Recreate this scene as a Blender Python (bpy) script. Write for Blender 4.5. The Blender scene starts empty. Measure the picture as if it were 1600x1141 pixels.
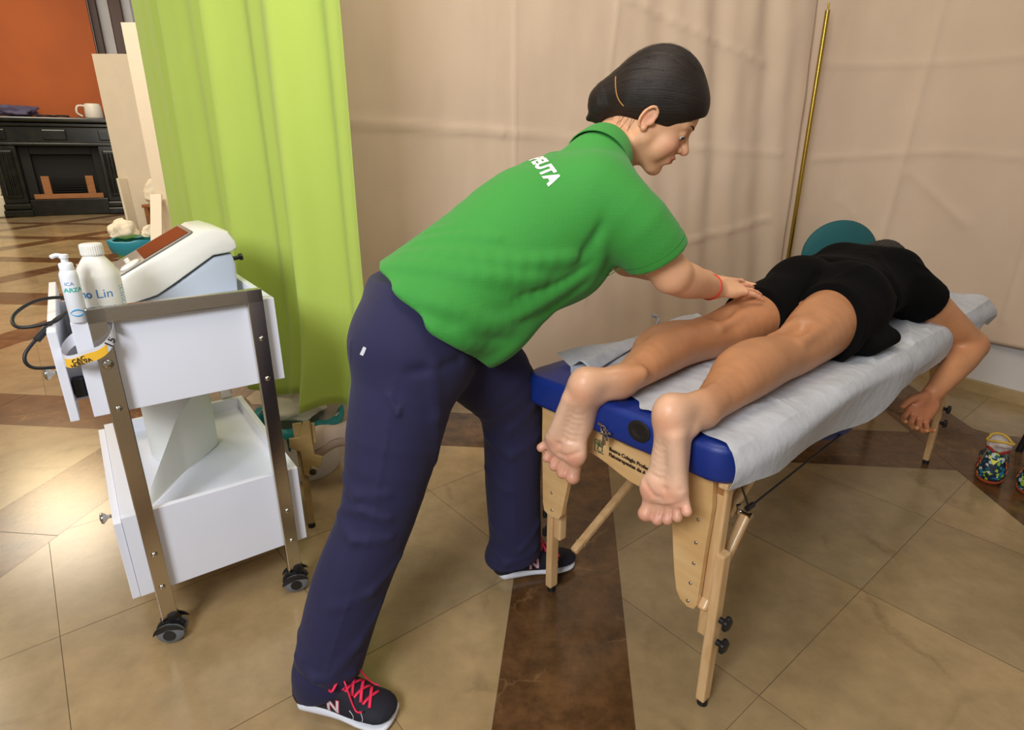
import bpy, bmesh, math, random
import numpy as np
from mathutils import Vector, Matrix, noise
from mathutils.bvhtree import BVHTree
random.seed(7)
S = bpy.context.scene
C = S.collection
BASE = {}

# ------------------------------------------------------------------ camera
cam_d = bpy.data.cameras.new('camera')
cam_d.sensor_width = 36.0
cam_d.lens = 36.0 * 920 / 1600
cam_d.clip_start = 0.05
cam_d.clip_end = 60
cam = bpy.data.objects.new('camera', cam_d)
C.objects.link(cam)
cam.location = (0, 0, 1.18)
cam.rotation_euler = (math.pi / 2 - 0.342, 0, 0)
S.camera = cam

# ------------------------------------------------------------------ materials
def lin(c):
    out = []
    for v in c[:3]:
        v = v / 255.0
        out.append(v / 12.92 if v <= 0.04045 else ((v + 0.055) / 1.055) ** 2.4)
    return (*out, 1.0)

MATS = {}
def mat(name, rgb, rough=0.6, metal=0.0, spec=0.5, bump=0.0, bscale=80.0, var=0.0, vscale=6.0, sub=0.0, alpha=1.0,
        sheen=0.0, coat=0.0, rgb2=None, stretch=(1, 1, 1), emit=None, estr=0.0, trans=0.0, detail=3.0):
    if name in MATS:
        return MATS[name]
    m = bpy.data.materials.new(name)
    m.use_nodes = True
    nt = m.node_tree
    b = nt.nodes['Principled BSDF']
    col = lin(rgb)
    b.inputs['Base Color'].default_value = col
    b.inputs['Roughness'].default_value = rough
    b.inputs['Metallic'].default_value = metal
    b.inputs['Specular IOR Level'].default_value = spec
    b.inputs['Coat Weight'].default_value = coat
    b.inputs['Sheen Weight'].default_value = sheen
    b.inputs['Transmission Weight'].default_value = trans
    if sub > 0:
        b.inputs['Subsurface Weight'].default_value = sub
        b.inputs['Subsurface Radius'].default_value = (1.0, 0.35, 0.2)
        b.inputs['Subsurface Scale'].default_value = 0.008
    if alpha < 1:
        b.inputs['Alpha'].default_value = alpha
    if emit is not None:
        b.inputs['Emission Color'].default_value = lin(emit)
        b.inputs['Emission Strength'].default_value = estr
    tc = nt.nodes.new('ShaderNodeTexCoord')
    mp = nt.nodes.new('ShaderNodeMapping')
    mp.inputs['Scale'].default_value = stretch
    nt.links.new(tc.outputs['Object'], mp.inputs['Vector'])
    if var > 0 or rgb2 is not None:
        n = nt.nodes.new('ShaderNodeTexNoise')
        n.inputs['Scale'].default_value = vscale
        n.inputs['Detail'].default_value = detail
        nt.links.new(mp.outputs['Vector'], n.inputs['Vector'])
        r = nt.nodes.new('ShaderNodeValToRGB')
        c2 = lin(rgb2) if rgb2 is not None else tuple([v * (1 - var) for v in col[:3]] + [1])
        r.color_ramp.elements[0].position = 0.35
        r.color_ramp.elements[1].position = 0.65
        r.color_ramp.elements[0].color = c2
        r.color_ramp.elements[1].color = col
        nt.links.new(n.outputs['Fac'], r.inputs['Fac'])
        nt.links.new(r.outputs['Color'], b.inputs['Base Color'])
    if bump > 0:
        n2 = nt.nodes.new('ShaderNodeTexNoise')
        n2.inputs['Scale'].default_value = bscale
        n2.inputs['Detail'].default_value = 4
        nt.links.new(mp.outputs['Vector'], n2.inputs['Vector'])
        bp = nt.nodes.new('ShaderNodeBump')
        bp.inputs['Strength'].default_value = bump
        bp.inputs['Distance'].default_value = 0.004
        nt.links.new(n2.outputs['Fac'], bp.inputs['Height'])
        nt.links.new(bp.outputs['Normal'], b.inputs['Normal'])
    MATS[name] = m
    return m

def attr_mat(name, rough, sub=0.0, bump=0.0, bscale=300.0, spec=0.4, noise_amt=0.1, nscale=30.0, attr='Col', coat=0.0, sheen=0.0):
    """colour comes from a colour attribute (patches of real surface colour), modulated by fine noise"""
    m = bpy.data.materials.new(name)
    m.use_nodes = True
    nt = m.node_tree
    b = nt.nodes['Principled BSDF']
    b.inputs['Roughness'].default_value = rough
    b.inputs['Specular IOR Level'].default_value = spec
    b.inputs['Coat Weight'].default_value = coat
    b.inputs['Sheen Weight'].default_value = sheen
    if sub > 0:
        b.inputs['Subsurface Weight'].default_value = sub
        b.inputs['Subsurface Radius'].default_value = (1.0, 0.35, 0.2)
        b.inputs['Subsurface Scale'].default_value = 0.007
    a = nt.nodes.new('ShaderNodeAttribute'); a.attribute_name = attr
    tc = nt.nodes.new('ShaderNodeTexCoord')
    n = nt.nodes.new('ShaderNodeTexNoise'); n.inputs['Scale'].default_value = nscale; n.inputs['Detail'].default_value = 5
    nt.links.new(tc.outputs['Object'], n.inputs['Vector'])
    mr = nt.nodes.new('ShaderNodeMapRange')
    mr.inputs['From Min'].default_value = 0.3; mr.inputs['From Max'].default_value = 0.7
    mr.inputs['To Min'].default_value = 1 - noise_amt; mr.inputs['To Max'].default_value = 1 + noise_amt
    nt.links.new(n.outputs['Fac'], mr.inputs['Value'])
    mx = nt.nodes.new('ShaderNodeMix'); mx.data_type = 'RGBA'; mx.blend_type = 'MULTIPLY'
    mx.inputs['Factor'].default_value = 1.0
    nt.links.new(a.outputs['Color'], mx.inputs['A'])
    nt.links.new(mr.outputs['Result'], mx.inputs['B'])
    nt.links.new(mx.outputs['Result'], b.inputs['Base Color'])
    if bump > 0:
        n2 = nt.nodes.new('ShaderNodeTexNoise'); n2.inputs['Scale'].default_value = bscale; n2.inputs['Detail'].default_value = 4
        nt.links.new(tc.outputs['Object'], n2.inputs['Vector'])
        bp = nt.nodes.new('ShaderNodeBump'); bp.inputs['Strength'].default_value = bump; bp.inputs['Distance'].default_value = 0.002
        nt.links.new(n2.outputs['Fac'], bp.inputs['Height'])
        nt.links.new(bp.outputs['Normal'], b.inputs['Normal'])
    MATS[name] = m
    return m

# ------------------------------------------------------------------ objects
def tag(o, label=None, cat=None, group=None, kind=None):
    if label: o['label'] = label
    if cat: o['category'] = cat
    if group: o['group'] = group
    if kind: o['kind'] = kind
    return o

def empty(name, loc, label=None, cat=None, group=None):
    o = bpy.data.objects.new(name, None)
    C.objects.link(o)
    o.location = loc
    o.empty_display_size = 0.05
    BASE[o.name] = Vector(loc)
    return tag(o, label, cat, group)

def link_mesh(name, me, m, parent=None, base=None, smooth=False):
    """mesh vertices are in world space; the object's origin goes to the parent's base (or to base)"""
    b = BASE[parent.name] if parent is not None else (Vector(base) if base is not None else None)
    if b is None:
        n = len(me.vertices)
        co = np.empty(n * 3, np.float32); me.vertices.foreach_get('co', co); co = co.reshape(-1, 3)
        b = Vector(((co[:, 0].min() + co[:, 0].max()) / 2, (co[:, 1].min() + co[:, 1].max()) / 2, co[:, 2].min()))
    me.transform(Matrix.Translation(-b))
    o = bpy.data.objects.new(name, me)
    C.objects.link(o)
    for mm in (m if isinstance(m, (list, tuple)) else [m]):
        me.materials.append(mm)
    if parent is not None:
        o.parent = parent
    else:
        o.location = b
    BASE[o.name] = Vector(b)
    if smooth:
        me.shade_smooth()
    return o

def obj(name, bm, m, parent=None, base=None, smooth=False, angle=None):
    me = bpy.data.meshes.new(name)
    bm.normal_update()
    bm.to_mesh(me)
    bm.free()
    o = link_mesh(name, me, m, parent, base, smooth)
    if angle is not None:
        try:
            me.set_sharp_from_angle(angle=math.radians(angle))
        except Exception:
            pass
    return o

def new(): return bmesh.new()

def frame(origin, x, y, z):
    m = Matrix((Vector(x).to_4d(), Vector(y).to_4d(), Vector(z).to_4d(), Vector((0, 0, 0, 1)))).transposed()
    for i, v in enumerate((x, y, z)):
        m[0][i], m[1][i], m[2][i] = v[0], v[1], v[2]
    m[0][3], m[1][3], m[2][3] = origin[0], origin[1], origin[2]
    m[3][0] = m[3][1] = m[3][2] = 0; m[3][3] = 1
    return m

def box(bm, lo, hi, M=None, bev=0.0, seg=2, mi=0):
    lo = Vector(lo); hi = Vector(hi)
    c = (lo + hi) / 2; s = hi - lo
    r = bmesh.ops.create_cube(bm, size=1.0)
    vs = r['verts']
    for v in vs:
        v.co = Vector((c.x + v.co.x * s.x, c.y + v.co.y * s.y, c.z + v.co.z * s.z))
    if bev > 0:
        es = list({e for v in vs for e in v.link_edges})
        g = bmesh.ops.bevel(bm, geom=es + vs, offset=bev, segments=seg, profile=0.5, affect='EDGES')
        vs = list({v for f in g['faces'] for v in f.verts} | {v for v in vs if v.is_valid})
    if M is not None:
        bmesh.ops.transform(bm, matrix=M, verts=vs)
    if mi:
        for f in {f for v in vs for f in v.link_faces}: f.material_index = mi
    return vs

def beam(bm, p0, p1, w, h, up=(0, 0, 1), bev=0.002, seg=2):
    p0 = Vector(p0); p1 = Vector(p1); d = (p1 - p0); L = d.length; d.normalize()
    s = d.cross(Vector(up))
    if s.length < 1e-4: s = d.cross(Vector((1, 0, 0)))
    s.normalize(); u = s.cross(d)
    M = frame(p0, s, u, d)
    # keep right handed
    return box(bm, (-w / 2, -h / 2, 0), (w / 2, h / 2, L), M, bev, seg)

def cyl(bm, p0, p1, r0, r1=None, n=20, caps=True):
    r1 = r0 if r1 is None else r1
    p0 = Vector(p0); p1 = Vector(p1); d = (p1 - p0).normalized()
    s = d.orthogonal().normalized(); u = d.cross(s)
    a = [bm.verts.new(p0 + (s * math.cos(t) + u * math.sin(t)) * r0) for t in [2 * math.pi * i / n for i in range(n)]]
    b = [bm.verts.new(p1 + (s * math.cos(t) + u * math.sin(t)) * r1) for t in [2 * math.pi * i / n for i in range(n)]]
    for i in range(n):
        bm.faces.new((a[i], a[(i + 1) % n], b[(i + 1) % n], b[i]))
    if caps:
        bm.faces.new(a[::-1]); bm.faces.new(b)
    return a + b

def lathe(bm, prof, M, n=32, cap=True):
    rings = []
    for r, z in prof:
        rings.append([bm.verts.new(M @ Vector((r * math.cos(2 * math.pi * i / n), r * math.sin(2 * math.pi * i / n), z))) for i in range(n)])
    for A, B in zip(rings, rings[1:]):
        for i in range(n):
            bm.faces.new((A[i], A[(i + 1) % n], B[(i + 1) % n], B[i]))
    if cap:
        bm.faces.new(rings[0][::-1]); bm.faces.new(rings[-1])
    return rings

def smooth_pts(pts, n=8, closed=False):
    P = [Vector(p) for p in pts]
    out = []
    m = len(P)
    rng = range(m) if closed else range(m - 1)
    for i in rng:
        p0 = P[(i - 1) % m] if (closed or i > 0) else P[0]
        p1 = P[i]; p2 = P[(i + 1) % m]
        p3 = P[(i + 2) % m] if (closed or i + 2 < m) else P[-1]
        for k in range(n):
            t = k / n
            out.append(0.5 * ((2 * p1) + (-p0 + p2) * t + (2 * p0 - 5 * p1 + 4 * p2 - p3) * t * t + (-p0 + 3 * p1 - 3 * p2 + p3) * t ** 3))
    if not closed: out.append(P[-1])
    return out

def tube(bm, pts, r, n=8, closed=False, flat=None):
    """swept tube; r may be a number or a list; flat=(w,h,updir) makes a ribbon section"""
    P = [Vector(p) for p in pts]; m = len(P)
    rs = r if isinstance(r, (list, tuple)) else [r] * m
    prev = None; rings = []
    for i in range(m):
        if closed: d = P[(i + 1) % m] - P[(i - 1) % m]
        else: d = P[min(i + 1, m - 1)] - P[max(i - 1, 0)]
        if d.length < 1e-9: d = Vector((0, 0, 1))
        d.normalize()
        if flat: s = d.cross(Vector(flat[2]))
        else: s = prev - d * prev.dot(d) if prev is not None else d.orthogonal()
        if s.length < 1e-6: s = d.orthogonal()
        s.normalize(); prev = s; u = d.cross(s)
        if flat:
            w, h = flat[0] / 2, flat[1] / 2
            q = [(-w, -h), (w, -h), (w, h), (-w, h)]
            rings.append([bm.verts.new(P[i] + s * a + u * b) for a, b in q])
        else:
            rings.append([bm.verts.new(P[i] + (s * math.cos(2 * math.pi * k / n) + u * math.sin(2 * math.pi * k / n)) * rs[i]) for k in range(n)])
    k_ = 4 if flat else n
    for i in range(m if closed else m - 1):
        A, B = rings[i], rings[(i + 1) % m]
        for k in range(k_):
            bm.faces.new((A[k], A[(k + 1) % k_], B[(k + 1) % k_], B[k]))
    if not closed:
        bm.faces.new(rings[0][::-1]); bm.faces.new(rings[-1])
    return rings

def prism(bm, poly, M, th, bev=0.0):
    """polygon in the xy plane of M, extruded th along its z"""
    vs = [bm.verts.new(Vector((x, y, 0))) for x, y in poly]
    f = bm.faces.new(vs)
    g = bmesh.ops.extrude_face_region(bm, geom=[f])
    nv = [v for v in g['geom'] if isinstance(v, bmesh.types.BMVert)]
    bmesh.ops.translate(bm, verts=nv, vec=(0, 0, th))
    allv = vs + nv
    if bev > 0:
        es = [e for e in {e for v in allv for e in v.link_edges} if abs(e.verts[0].co.z - e.verts[1].co.z) < 1e-6]
        r = bmesh.ops.bevel(bm, geom=es, offset=bev, segments=2, profile=0.5, affect='EDGES')
        allv = list({v for f2 in r['faces'] for v in f2.verts} | {v for v in allv if v.is_valid})
    bmesh.ops.transform(bm, matrix=M, verts=allv)
    bmesh.ops.recalc_face_normals(bm, faces=list({f2 for v in allv for f2 in v.link_faces}))
    return allv

def sheet(bm, fn, nu, nv, th=0.0, closed_u=False):
    """grid surface fn(u,v) -> point; th > 0 gives it a back side"""
    g = [[bm.verts.new(fn(i / nu, j / nv)) for j in range(nv + 1)] for i in range(nu + (0 if closed_u else 1))]
    fs = []
    for i in range(nu):
        i2 = (i + 1) % len(g)
        for j in range(nv):
            fs.append(bm.faces.new((g[i][j], g[i2][j], g[i2][j + 1], g[i][j + 1])))
    if th > 0:
        bm.normal_update()
        r = bmesh.ops.solidify(bm, geom=fs, thickness=th)
    return g

def fbm(x, y, z=0.0, o=3):
    return noise.fractal(Vector((x, y, z)), 1.0, 2.0, o)

def text_mesh(s, size, M, m, name, parent, bold=0.0, target=None, off=0.0006, align='CENTER', sub=0, ext=0.0003, maxd=0.2, lum=None):
    """writing: a font curve turned into mesh; M maps the text plane (x right, y up, z out) to the world;
    with a target BVH every vertex is laid onto that surface"""
    cu = bpy.data.curves.new(name, 'FONT')
    cu.body = s; cu.size = size; cu.align_x = align; cu.align_y = 'CENTER'
    cu.offset = bold; cu.extrude = 0.0 if target else ext; cu.resolution_u = 3
    to = bpy.data.objects.new(name + '_tmp', cu)
    C.objects.link(to)
    dg = bpy.context.evaluated_depsgraph_get()
    me = bpy.data.meshes.new_from_object(to.evaluated_get(dg))
    bpy.data.objects.remove(to, do_unlink=True)
    bm = new(); bm.from_mesh(me)
    bpy.data.meshes.remove(me)
    if target:
        bmesh.ops.triangulate(bm, faces=bm.faces[:])
        for _ in range(sub):
            bmesh.ops.subdivide_edges(bm, edges=bm.edges[:], cuts=1, use_grid_fill=True)
    bmesh.ops.transform(bm, matrix=M, verts=bm.verts[:])
    if target:
        nrm = (M.to_3x3() @ Vector((0, 0, 1))).normalized()
        for v in bm.verts:
            h = target.ray_cast(v.co + nrm * maxd, -nrm, maxd * 2)
            if h[0] is not None: v.co = h[0] + nrm * off
            else: v.co.x = 1e6
        bmesh.ops.delete(bm, geom=[v for v in bm.verts if v.co.x > 1e5], context='VERTS')
    return obj(name, bm, m, parent)

def bvh_of(o):
    me = o.data
    b = BASE[o.name]
    vs = [v.co + b for v in me.vertices]
    return BVHTree.FromPolygons(vs, [tuple(p.vertices) for p in me.polygons])

# ------------------------------------------------------------------ solid modelling with distance fields
class Field:
    def __init__(s, lo, hi, h):
        s.lo = np.array(lo, np.float32); s.h = h
        s.n = np.ceil((np.array(hi) - s.lo) / h).astype(int) + 1
        s.f = np.full(s.n, 1.0, np.float32)
    def sub(s, lo, hi):
        i0 = np.clip(np.floor((np.array(lo) - s.lo) / s.h).astype(int), 0, s.n)
        i1 = np.clip(np.ceil((np.array(hi) - s.lo) / s.h).astype(int) + 1, 0, s.n)
        if np.any(i1 <= i0): return None
        sl = tuple(slice(a, b) for a, b in zip(i0, i1))
        ax = [(s.lo[k] + s.h * np.arange(i0[k], i1[k])).astype(np.float32) for k in range(3)]
        return sl, ax[0][:, None, None], ax[1][None, :, None], ax[2][None, None, :]
    def _put(s, lo, hi, fn, k, mode):
        pad = abs(k) + 3 * s.h
        r = s.sub(np.array(lo) - pad, np.array(hi) + pad)
        if r is None: return
        sl, X, Y, Z = r
        d = fn(X, Y, Z)
        f = s.f[sl]
        if mode == 'u':
            if k > 0:
                h = np.clip(0.5 + 0.5 * (f - d) / k, 0, 1)
                s.f[sl] = f + (d - f) * h - k * h * (1 - h)
            else: s.f[sl] = np.minimum(f, d)
        elif mode == 's':
            if k > 0:
                h = np.clip(0.5 - 0.5 * (f + d) / k, 0, 1)
                s.f[sl] = f + (-d - f) * h + k * h * (1 - h)
            else: s.f[sl] = np.maximum(f, -d)
    def cone(s, a, b, r1, r2, k=0.01, mode='u'):
        a = np.array(a, float); b = np.array(b, float); ab = b - a; L2 = max((ab * ab).sum(), 1e-9)
        def fn(X, Y, Z):
            t = np.clip(((X - a[0]) * ab[0] + (Y - a[1]) * ab[1] + (Z - a[2]) * ab[2]) / L2, 0, 1)
            return np.sqrt((X - a[0] - t * ab[0]) ** 2 + (Y - a[1] - t * ab[1]) ** 2 + (Z - a[2] - t * ab[2]) ** 2) - (r1 + (r2 - r1) * t)
        R = max(r1, r2)
        s._put(np.minimum(a, b) - R, np.maximum(a, b) + R, fn, k, mode)
    def chain(s, pts, rs, k=0.01, mode='u', sub=3):
        """smooth tapering limb through the points: one solid, then blended in with k"""
        P = [np.array(p, float) for p in pts]; R = list(rs); n = len(P)
        Q, q = [], []
        for i in range(n - 1):
            p0, p1, p2, p3 = P[max(i - 1, 0)], P[i], P[i + 1], P[min(i + 2, n - 1)]
            r0, r1, r2, r3 = R[max(i - 1, 0)], R[i], R[i + 1], R[min(i + 2, n - 1)]
            for j in range(sub):
                t = j / sub
                cr = lambda a0, a1, a2, a3: 0.5 * (2 * a1 + (a2 - a0) * t + (2 * a0 - 5 * a1 + 4 * a2 - a3) * t * t + (-a0 + 3 * a1 - 3 * a2 + a3) * t ** 3)
                Q.append(cr(p0, p1, p2, p3)); q.append(cr(r0, r1, r2, r3))
        Q.append(P[-1]); q.append(R[-1])
        q = [v + 0.10 * k for v in q]
        lo = np.min(Q, 0) - max(q); hi = np.max(Q, 0) + max(q)
        def fn(X, Y, Z):
            d = None
            for A, B, ra, rb in zip(Q, Q[1:], q, q[1:]):
                ab = B - A; L2 = max((ab * ab).sum(), 1e-9)
                t = np.clip(((X - A[0]) * ab[0] + (Y - A[1]) * ab[1] + (Z - A[2]) * ab[2]) / L2, 0, 1)
                e = np.sqrt((X - A[0] - t * ab[0]) ** 2 + (Y - A[1] - t * ab[1]) ** 2 + (Z - A[2] - t * ab[2]) ** 2) - (ra + (rb - ra) * t)
                d = e if d is None else np.minimum(d, e)
            return d
        s._put(lo, hi, fn, k, mode)
    def ball(s, c, r, k=0.01, mode='u'): s.cone(c, np.array(c) + 1e-4, r, r, k, mode)
    def ell(s, c, rad, R=None, k=0.01, mode='u'):
        c = np.array(c, float); R = np.eye(3) if R is None else np.array(R, float)  # rows = local axes
        q = np.array(rad, float)
        def fn(X, Y, Z):
            dx, dy, dz = X - c[0], Y - c[1], Z - c[2]
            l = [R[i, 0] * dx + R[i, 1] * dy + R[i, 2] * dz for i in range(3)]
            k0 = np.sqrt(sum((l[i] / q[i]) ** 2 for i in range(3)))
            k1 = np.sqrt(sum((l[i] / q[i] ** 2) ** 2 for i in range(3))) + 1e-9
            return k0 * (k0 - 1) / k1
        ext = np.sqrt(sum((R[i] * q[i]) ** 2 for i in range(3)))
        s._put(c - ext, c + ext, fn, k, mode)
    def loft(s, secs, k=0.02, mode='u', sub=3):
        """secs: list of (centre, side_dir, w_side, w_front); elliptical sections along a smooth spine"""
        n = len(secs); T = [(np.array(c, float), np.array(sd, float), w, f) for c, sd, w, f in secs]
        Q = []
        for i in range(n - 1):
            q0, q1, q2, q3 = T[max(i - 1, 0)], T[i], T[i + 1], T[min(i + 2, n - 1)]
            for j in range(sub):
                t = j / sub
                Q.append(tuple(0.5 * (2 * b1 + (b2 - b0) * t + (2 * b0 - 5 * b1 + 4 * b2 - b3) * t * t + (-b0 + 3 * b1 - 3 * b2 + b3) * t ** 3) for b0, b1, b2, b3 in zip(q0, q1, q2, q3)))
        Q.append(T[-1])
        g = 0.08 * k
        R = max(max(q[2], q[3]) for q in Q) + g
        lo = np.min([q[0] for q in Q], 0) - R; hi = np.max([q[0] for q in Q], 0) + R
        def fn(X, Y, Z):
            best = None
            for A, B in zip(Q, Q[1:]):
                a, b = A[0], B[0]; ab = b - a; L = max(np.linalg.norm(ab), 1e-6); u = ab / L
                sd = A[1] + B[1]; sd = sd - u * (sd @ u); sd = sd / np.linalg.norm(sd); fr = np.cross(u, sd)
                dx, dy, dz = X - a[0], Y - a[1], Z - a[2]
                t = dx * u[0] + dy * u[1] + dz * u[2]
                x = dx * sd[0] + dy * sd[1] + dz * sd[2]
                y = dx * fr[0] + dy * fr[1] + dz * fr[2]
                tt = np.clip(t / L, 0, 1)
                w = A[2] + g + (B[2] - A[2]) * tt; f = A[3] + g + (B[3] - A[3]) * tt
                m = np.minimum(w, f)
                e = (t - tt * L) / m
                rx, ry = x / w, y / f
                k0 = np.sqrt(rx * rx + ry * ry + e * e)
                k1 = np.sqrt((rx / w) ** 2 + (ry / f) ** 2 + (e / m) ** 2) + 1e-6
                d = k0 * (k0 - 1) / k1
                best = d if best is None else np.minimum(best, d)
            return best
        s._put(lo, hi, fn, k, mode)
    def ridge(s, pts, w, amp):
        """raise (amp > 0) or groove (amp < 0) the surface along a polyline"""
        for A, B in zip(pts, pts[1:]):
            a = np.array(A, float); b = np.array(B, float); ab = b - a; L2 = max((ab * ab).sum(), 1e-9)
            pad = 2.6 * w
            r = s.sub(np.minimum(a, b) - pad, np.maximum(a, b) + pad)
            if r is None: continue
            sl, X, Y, Z = r
            t = np.clip(((X - a[0]) * ab[0] + (Y - a[1]) * ab[1] + (Z - a[2]) * ab[2]) / L2, 0, 1)
            d2 = (X - a[0] - t * ab[0]) ** 2 + (Y - a[1] - t * ab[1]) ** 2 + (Z - a[2] - t * ab[2]) ** 2
            s.f[sl] -= (amp * np.exp(-d2 / (w * w))).astype(np.float32)
    def cut(s, p, nrm, lo=None, hi=None, k=0.0):
        """remove everything on the side the normal points to (inside the box lo..hi)"""
        p = np.array(p, float); nrm = np.array(nrm, float); nrm /= np.linalg.norm(nrm)
        lo = s.lo if lo is None else lo; hi = s.lo + s.h * s.n if hi is None else hi
        r = s.sub(lo, hi)
        if r is None: return
        sl, X, Y, Z = r
        d = (X - p[0]) * nrm[0] + (Y - p[1]) * nrm[1] + (Z - p[2]) * nrm[2]
        s.f[sl] = np.maximum(s.f[sl], d.astype(np.float32))
    def wobble(s, fn_amp):
        """add a slow wave to the field near the surface; fn_amp(X,Y,Z)"""
        ax = [(s.lo[k] + s.h * np.arange(s.n[k])).astype(np.float32) for k in range(3)]
        s.f -= fn_amp(ax[0][:, None, None], ax[1][None, :, None], ax[2][None, None, :]).astype(np.float32)
    def mesh(s, name, relax=2, extra=0, wfn=None):
        f = s.f; n = s.n
        f[0] = 1; f[-1] = 1; f[:, 0] = 1; f[:, -1] = 1; f[:, :, 0] = 1; f[:, :, -1] = 1
        ins = f < 0
        c = np.zeros(n - 1, np.uint8)
        offs = [(i, j, k) for i in (0, 1) for j in (0, 1) for k in (0, 1)]
        for i, j, k in offs:
            c += ins[i:n[0] - 1 + i, j:n[1] - 1 + j, k:n[2] - 1 + k]
        act = (c > 0) & (c < 8)
        idx = np.argwhere(act)
        ids = np.full(n - 1, -1, np.int32)
        ids[act] = np.arange(len(idx))
        acc = np.zeros((len(idx), 3)); cnt = np.zeros(len(idx))
        V = {o: f[idx[:, 0] + o[0], idx[:, 1] + o[1], idx[:, 2] + o[2]].astype(float) for o in offs}
        for o in offs:
            for axk in range(3):
                if o[axk] == 0:
                    q = list(o); q[axk] = 1; q = tuple(q)
                    va, vb = V[o], V[q]
                    m_ = (va < 0) != (vb < 0)
                    t = np.where(m_, va / np.where(m_, va - vb, 1), 0)
                    p = np.tile(np.array(o, float), (len(idx), 1)); p[:, axk] = t
                    acc[m_] += p[m_]; cnt[m_] += 1
        P = s.lo + s.h * (idx + acc / cnt[:, None])
        quads = []
        for axk in range(3):
            sl0 = [slice(1, -1)] * 3; sl1 = [slice(1, -1)] * 3
            sl0[axk] = slice(0, -1); sl1[axk] = slice(1, None)
            A = ins[tuple(sl0)]; B = ins[tuple(sl1)]
            for sign in (0, 1):
                m_ = (A & ~B) if sign == 0 else (~A & B)
                e = np.argwhere(m_)
                off = np.ones(3, int); off[axk] = 0
                e = e + off
                a1, a2 = [(1, 2), (2, 0), (0, 1)][axk]
                def cell(d1, d2):
                    q = e.copy(); q[:, a1] -= d1; q[:, a2] -= d2
                    return ids[q[:, 0], q[:, 1], q[:, 2]]
                Q = np.stack([cell(1, 1), cell(0, 1), cell(0, 0), cell(1, 0)], 1)
                if sign == 1: Q = Q[:, ::-1]
                quads.append(Q)
        Q = np.concatenate(quads)
        Q = Q[(Q >= 0).all(1)]
        # relax a little to take the voxel steps out
        wx = None
        if extra: wx = np.clip(wfn(P), 0, 1)[:, None]
        for it in range(relax + extra):
            s_ = np.zeros_like(P); w_ = np.zeros(len(P))
            for k in range(4):
                a_, b_ = Q[:, k], Q[:, (k + 1) % 4]
                for c_ in range(3):
                    s_[:, c_] += np.bincount(a_, P[b_, c_], len(P)) + np.bincount(b_, P[a_, c_], len(P))
                w_ += np.bincount(a_, minlength=len(P)) + np.bincount(b_, minlength=len(P))
            N_ = s_ / np.maximum(w_, 1)[:, None]
            k_ = 0.5 if it < relax else 0.5 * wx
            P = P * (1 - k_) + k_ * N_
        me = bpy.data.meshes.new(name)
        me.vertices.add(len(P)); me.vertices.foreach_set('co', P.astype(np.float32).ravel())
        me.loops.add(Q.size); me.loops.foreach_set('vertex_index', Q.astype(np.int32).ravel())
        me.polygons.add(len(Q)); me.polygons.foreach_set('loop_start', np.arange(0, Q.size, 4, dtype=np.int32))
        me.update(calc_edges=True)
        me.validate()
        me.shade_smooth()
        return me, P

def paint(me, P, col):
    a = me.color_attributes.new('Col', 'FLOAT_COLOR', 'POINT')
    c = np.ones((len(me.vertices), 4), np.float32); c[:, :3] = col
    a.data.foreach_set('color', c.ravel())

def nrm(v):
    v = np.array(v, float); return v / np.linalg.norm(v)
# ================================================================== THE SETTING
FY = 0.102
cf, sf = math.cos(FY), math.sin(FY)
def uv2w(u, v, z=0.0): return Vector((u * cf + v * sf, -u * sf + v * cf, z))

def clip_poly(poly, lo, hi):
    def half(P, f):
        out = []
        for i in range(len(P)):
            a, b = P[i], P[(i + 1) % len(P)]
            fa, fb = f(a), f(b)
            if fa >= 0: out.append(a)
            if (fa >= 0) != (fb >= 0):
                t = fa / (fa - fb); out.append((a[0] + (b[0] - a[0]) * t, a[1] + (b[1] - a[1]) * t))
        return out
    for f in (lambda p: p[0] - lo[0], lambda p: hi[0] - p[0], lambda p: p[1] - lo[1], lambda p: hi[1] - p[1]):
        if not poly: return []
        poly = half(poly, f)
    return poly

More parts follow.
